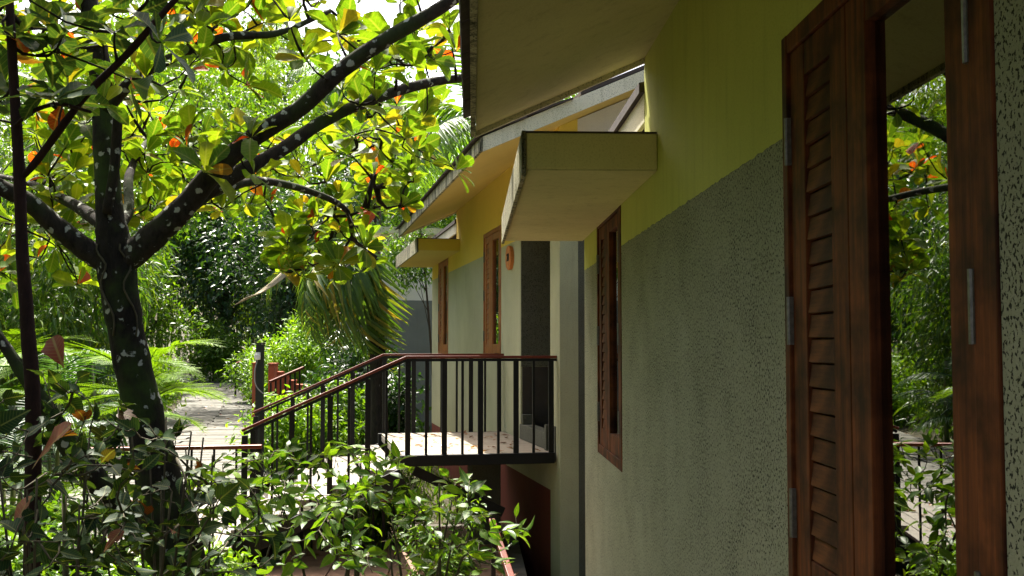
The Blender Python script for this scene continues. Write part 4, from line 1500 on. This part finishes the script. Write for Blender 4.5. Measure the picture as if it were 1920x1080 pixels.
def leafy_tree(name, label, base, height, crown_r, n, leafL, m, trunk_r=0.12, crown_low=0.3, lobes=14, lean=(0, 0), cat='tree', group=None, bark_m=None, squash=1.0, tm=None, part='crown'):
    root = tag(empty(name, base), label, cat, group)
    bark_m = bark_m or M_BGBARK
    zc = height * (crown_low + 1) / 2
    hz = height * (1 - crown_low) / 2
    mb = MB()
    cen = []
    topz = height * (crown_low + 0.35)
    tr = spline([(0, 0, -0.2, trunk_r * 1.3), (lean[0] * 0.3, lean[1] * 0.3, topz * 0.5, trunk_r), (lean[0] * 0.7, lean[1] * 0.7, topz, trunk_r * 0.6)], 6)
    mb.tube([Vector(p[:3]) for p in tr], [p[3] for p in tr], 8)
    for k in range(lobes):
        d = rand_dirs(1)[0]
        rr = random.random() ** 0.4
        c = np.array([lean[0] + d[0] * crown_r * rr * 0.78, lean[1] + d[1] * crown_r * rr * 0.78, zc + d[2] * hz * rr * 0.8])
        cen.append((c, random.uniform(0.28, 0.5) * crown_r))
        j = tr[random.randint(len(tr) // 2, len(tr) - 1)]
        mid_ = (np.array(j[:3]) + c) / 2 + rng.normal(size=3) * 0.15 * crown_r * 0.4
        mb.tube([Vector(j[:3]), Vector(mid_), Vector(c)], [trunk_r * 0.4, trunk_r * 0.25, trunk_r * 0.06], 5)
    mb.build('trunk', bark_m, root, smooth=True, fix=False)
    pos = np.zeros((n, 3))
    yd = np.zeros((n, 3))
    nr = np.zeros((n, 3))
    per = n // lobes
    idx = 0
    for c, r in cen:
        # sprays: clusters near the lobe's shell
        ns = max(4, per // 9)
        for s in range(ns):
            d = rand_dirs(1, 0.25)[0]
            sp = c + d * r * np.array([1, 1, squash]) * random.uniform(0.55, 1.08)
            for q in range(9):
                if idx >= n: break
                pos[idx] = sp + rng.normal(size=3) * leafL * 0.9
                yd[idx] = d * 0.7 + rng.normal(size=3) * 0.6 + np.array([0, 0, -0.15])
                nr[idx] = np.array([0, 0, 1.0]) + d * 0.5 + rng.normal(size=3) * 0.45
                idx += 1
    o = leaves_mesh(part, tm or T_SMALL, pos[:idx], yd[:idx], nr[:idx], leafL * rng.uniform(0.6, 1.2, idx), m, root)
    o['kind'] = 'stuff'
    return root


G = 'broadleaf trees behind the garden'
leafy_tree('broadleaf_tree', 'dark glossy tree standing where the path bends out of sight', at_ground(415, 44), 9.5, 3.2, 9000, 0.26, LM_DARK, 0.16, 0.12, 22, (0.3, 0), group=G)
leafy_tree('broadleaf_tree', 'dark glossy tree over the distant handrail', at_ground(520, 36), 8.5, 2.6, 9000, 0.22, LM_DARK, 0.14, 0.15, 20, (0.2, 0), group=G)
leafy_tree('broadleaf_tree', 'dark tree filling the gap left of the palm', at_ground(590, 34), 8.0, 2.4, 8000, 0.2, LM_DARK, 0.14, 0.15, 20, group=G)
leafy_tree('broadleaf_tree', 'mid-green tree left of the far path', at_ground(270, 34), 6.0, 2.4, 8000, 0.2, LM_MID, 0.12, 0.05, 20, group=G)
leafy_tree('broadleaf_tree', 'slender tree leaning over the far path', at_ground(225, 30), 9.5, 2.5, 4200, 0.2, LM_MID, 0.1, 0.5, 16, (2.3, -0.4), group=G)
leafy_tree('broadleaf_tree', 'dark tree at the left behind the areca palms', at_ground(90, 27), 7.5, 2.8, 8000, 0.2, LM_DARK, 0.14, 0.08, 20, group=G)
leafy_tree('broadleaf_tree', 'tall mid-green tree rising behind the third house', at_ground(700, 44), 13, 4.0, 9000, 0.3, LM_MID, 0.2, 0.2, 22, group=G)
leafy_tree('broadleaf_tree', 'tree behind the second house eaves', at_ground(830, 40), 9, 3.4, 8000, 0.28, LM_MID, 0.2, 0.2, 20, group=G)
leafy_tree('broadleaf_tree', 'tall background tree at far centre', at_ground(390, 66), 27, 7.5, 9000, 0.42, LM_MID, 0.3, 0.12, 24, group=G)
leafy_tree('broadleaf_tree', 'tall background tree above the far left bamboo', at_ground(120, 55), 22, 6.5, 9000, 0.42, LM_MID, 0.3, 0.1, 24, group=G)
leafy_tree('broadleaf_tree', 'tall background tree behind the centre right', at_ground(610, 66), 22, 7.0, 9000, 0.42, LM_DARK, 0.3, 0.1, 24, group=G)
leafy_tree('broadleaf_tree', 'tall background tree at the far left edge', at_ground(-120, 42), 19, 6.0, 9000, 0.36, LM_MID, 0.3, 0.08, 24, group=G)
leafy_tree('broadleaf_tree', 'distant dark tree low behind the path bend', at_ground(470, 56), 9, 4.0, 8000, 0.3, LM_DARK, 0.2, 0.02, 20, group=G)
leafy_tree('broadleaf_tree', 'distant tree behind the far right palm', at_ground(800, 62), 15, 6.0, 8000, 0.42, LM_MID, 0.3, 0.1, 22, group=G)
# trees beyond the left edge of the picture: they shade the garden and show in the window glass
leafy_tree('broadleaf_tree', 'tall tree left of the garden outside the view', Vector((-9.5, 9.5, GROUND_Z)), 10, 3.4, 8000, 0.24, LM_MID, 0.2, 0.15, 20, group=G)
leafy_tree('broadleaf_tree', 'tree near the photographer left of the view', Vector((-6.5, 3.5, GROUND_Z)), 9, 3.0, 7000, 0.22, LM_MID, 0.2, 0.3, 18, group=G)

leafy_tree('broadleaf_tree', 'dense tree left of the photographer outside the view', Vector((-4.6, -1.6, GROUND_Z)), 8, 2.6, 9000, 0.22, LM_DARK, 0.2, 0.1, 20, group=G)
leafy_tree('broadleaf_tree', 'unseen dense small tree added to block light from the near wall', Vector((-3.2, 0.9, GROUND_Z)), 8.0, 1.9, 16000, 0.19, LM_DARK, 0.12, 0.08, 30, group=G)  # out of view, added to keep side light off the near wall and window

leafy_tree('broadleaf_tree', 'leafy tree on the bank left of the view, nearer one', Vector((-13.5, 15.0, ground_z(-13.5, 15.0))), 10, 3.6, 8000, 0.26, LM_MID, 0.2, 0.05, 20, group=G)
leafy_tree('broadleaf_tree', 'leafy tree on the bank left of the view, middle one', Vector((-17.5, 24.0, ground_z(-17.5, 24.0))), 12, 4.2, 8000, 0.3, LM_DARK, 0.22, 0.05, 20, group=G)
leafy_tree('broadleaf_tree', 'leafy tree on the bank left of the view, farthest one', Vector((-22.0, 36.0, ground_z(-22.0, 36.0))), 15, 5.5, 8000, 0.36, LM_MID, 0.25, 0.03, 22, group=G)

GB = 'garden bushes around the stairs'
T_BUSH = template([(0, 0.01, 0), (0.3, 0.17, 0.28), (0.65, 0.16, 0.65), (1, 0.01, 1)], 0.2, 0.3)
for lab, px, d, h, r, n, L, mm, dz in (
        ('lime-green rounded bush right of the light post', 545, 24, 2.6, 1.15, 5000, 0.12, LM_BRIGHT, 0.2),
        ('lime-green bush behind the distant stair railing', 600, 25.5, 2.7, 1.2, 5000, 0.13, LM_BRIGHT, 0.3),
        ('dark green bush at the foot of the palm', 660, 19, 2.3, 0.9, 3600, 0.14, LM_DARK, 0.0),
        ('dark bush against the grey wall right of the palm', 742, 17.5, 2.0, 0.32, 1200, 0.13, LM_DARK, 0.2),
        ('leafy bush under the near end of the stairs', 700, 12.6, 1.2, 0.7, 3200, 0.09, LM_MID, 0.0),
        ('leafy bush beyond the stairs beside the path', 560, 16.6, 1.3, 0.8, 3600, 0.12, LM_BRIGHT, 0.0),
        ('leafy bush beyond the stairs near the palm', 630, 17.0, 1.5, 0.8, 3600, 0.12, LM_MID, 0.0),
        ('small bush growing against the porch pier', 835, 10.6, 1.55, 0.42, 2400, 0.07, LM_MID, 0.0),
        ('low bush at left of the far path', 250, 24, 1.8, 1.1, 3600, 0.14, LM_BRIGHT, 0.0),
        ('low dark bush beside the path bend', 400, 41, 2.2, 1.4, 3600, 0.2, LM_MID, 0.0),
        ('low bush left of the landing', 90, 9.8, 1.7, 1.1, 5000, 0.1, LM_MID, 0.0),
        ('low bright bush under the landing railing', 330, 9.0, 1.35, 0.95, 5000, 0.11, LM_BRIGHT, 0.0),
        ('pale-leaved bush right of the far grass', 500, 30, 2.0, 1.2, 3600, 0.15, LM_MID, 0.0)):
    leafy_tree('garden_bush', lab, at_ground(px, d, dz), h, r, n, L, mm, 0.03, 0.0, 12, cat='bush', group=GB, tm=T_BUSH, part='foliage')
# leafy branch hanging in front of the pale band of the third house
leafy_tree('hanging_tree', 'thin tree with leafy branch before the pale band of the farthest house', at_ground(822, 23.5), 5.2, 0.75, 2200, 0.12, LM_MID, 0.025, 0.66, 14, (-0.62, 0), cat='tree', tm=T_BUSH)
# dark undergrowth closing the view under the trees
n = 32000
gp = np.zeros((n, 3))
i = 0
while i < n:
    x, y = random.uniform(-26, 6), random.uniform(1, 60)
    cx, cz = path_center(y)
    if y > 12.5 and -2.2 < x - cx < 3.2 + 0.02 * y: continue
    if y < 12.5 and x > -2.9 and y > 7: continue
    if x > -2.0 and y < 24: continue
    gp[i] = (x, y, ground_z(x, y) + random.random() ** 2 * 0.7)
    i += 1
o = leaves_mesh('undergrowth', T_BUSH, gp, rand_dirs(n, 0.6), rand_dirs(n, 1.0), rng.uniform(0.12, 0.35, n), LM_MID)
tag(o, 'low leafy undergrowth covering the ground below the trees', 'undergrowth', kind='stuff')

# dead leaves lying on the porch, treads, patio and path
n = 420
pp, zz_ = [], []
for i in range(n):
    k = i % 6
    if k == 0: q = BL(random.uniform(-1.55, -0.1), random.uniform(0.25, 3.0), FZ + 0.006)
    elif k == 1: q = Vector((random.uniform(-2.0, 0.5), random.uniform(8.8, 13.5), -2.24))
    elif k == 2: q = BL(random.uniform(-4.9, -3.4), random.uniform(-0.4, 3.3), LZ + 0.008)
    else:
        y = random.uniform(14, 40)
        cx, cz = path_center(y)
        q = Vector((cx + random.uniform(-1.9, 2.2), y, cz + 0.045))
    pp.append(tuple(q))
o = leaves_mesh('leaf_litter', template(SMALL, 0.2, -0.15), np.array(pp), unit(rng.normal(size=(n, 3)) * np.array([1, 1, 0.1])), unit(rng.normal(size=(n, 3)) * 0.25 + np.array([0, 0, 1.0])), rng.uniform(0.05, 0.13, n), LM_DEAD)
tag(o, 'scattered dry brown leaves on the porch, landing and path', 'leaf litter', kind='stuff')
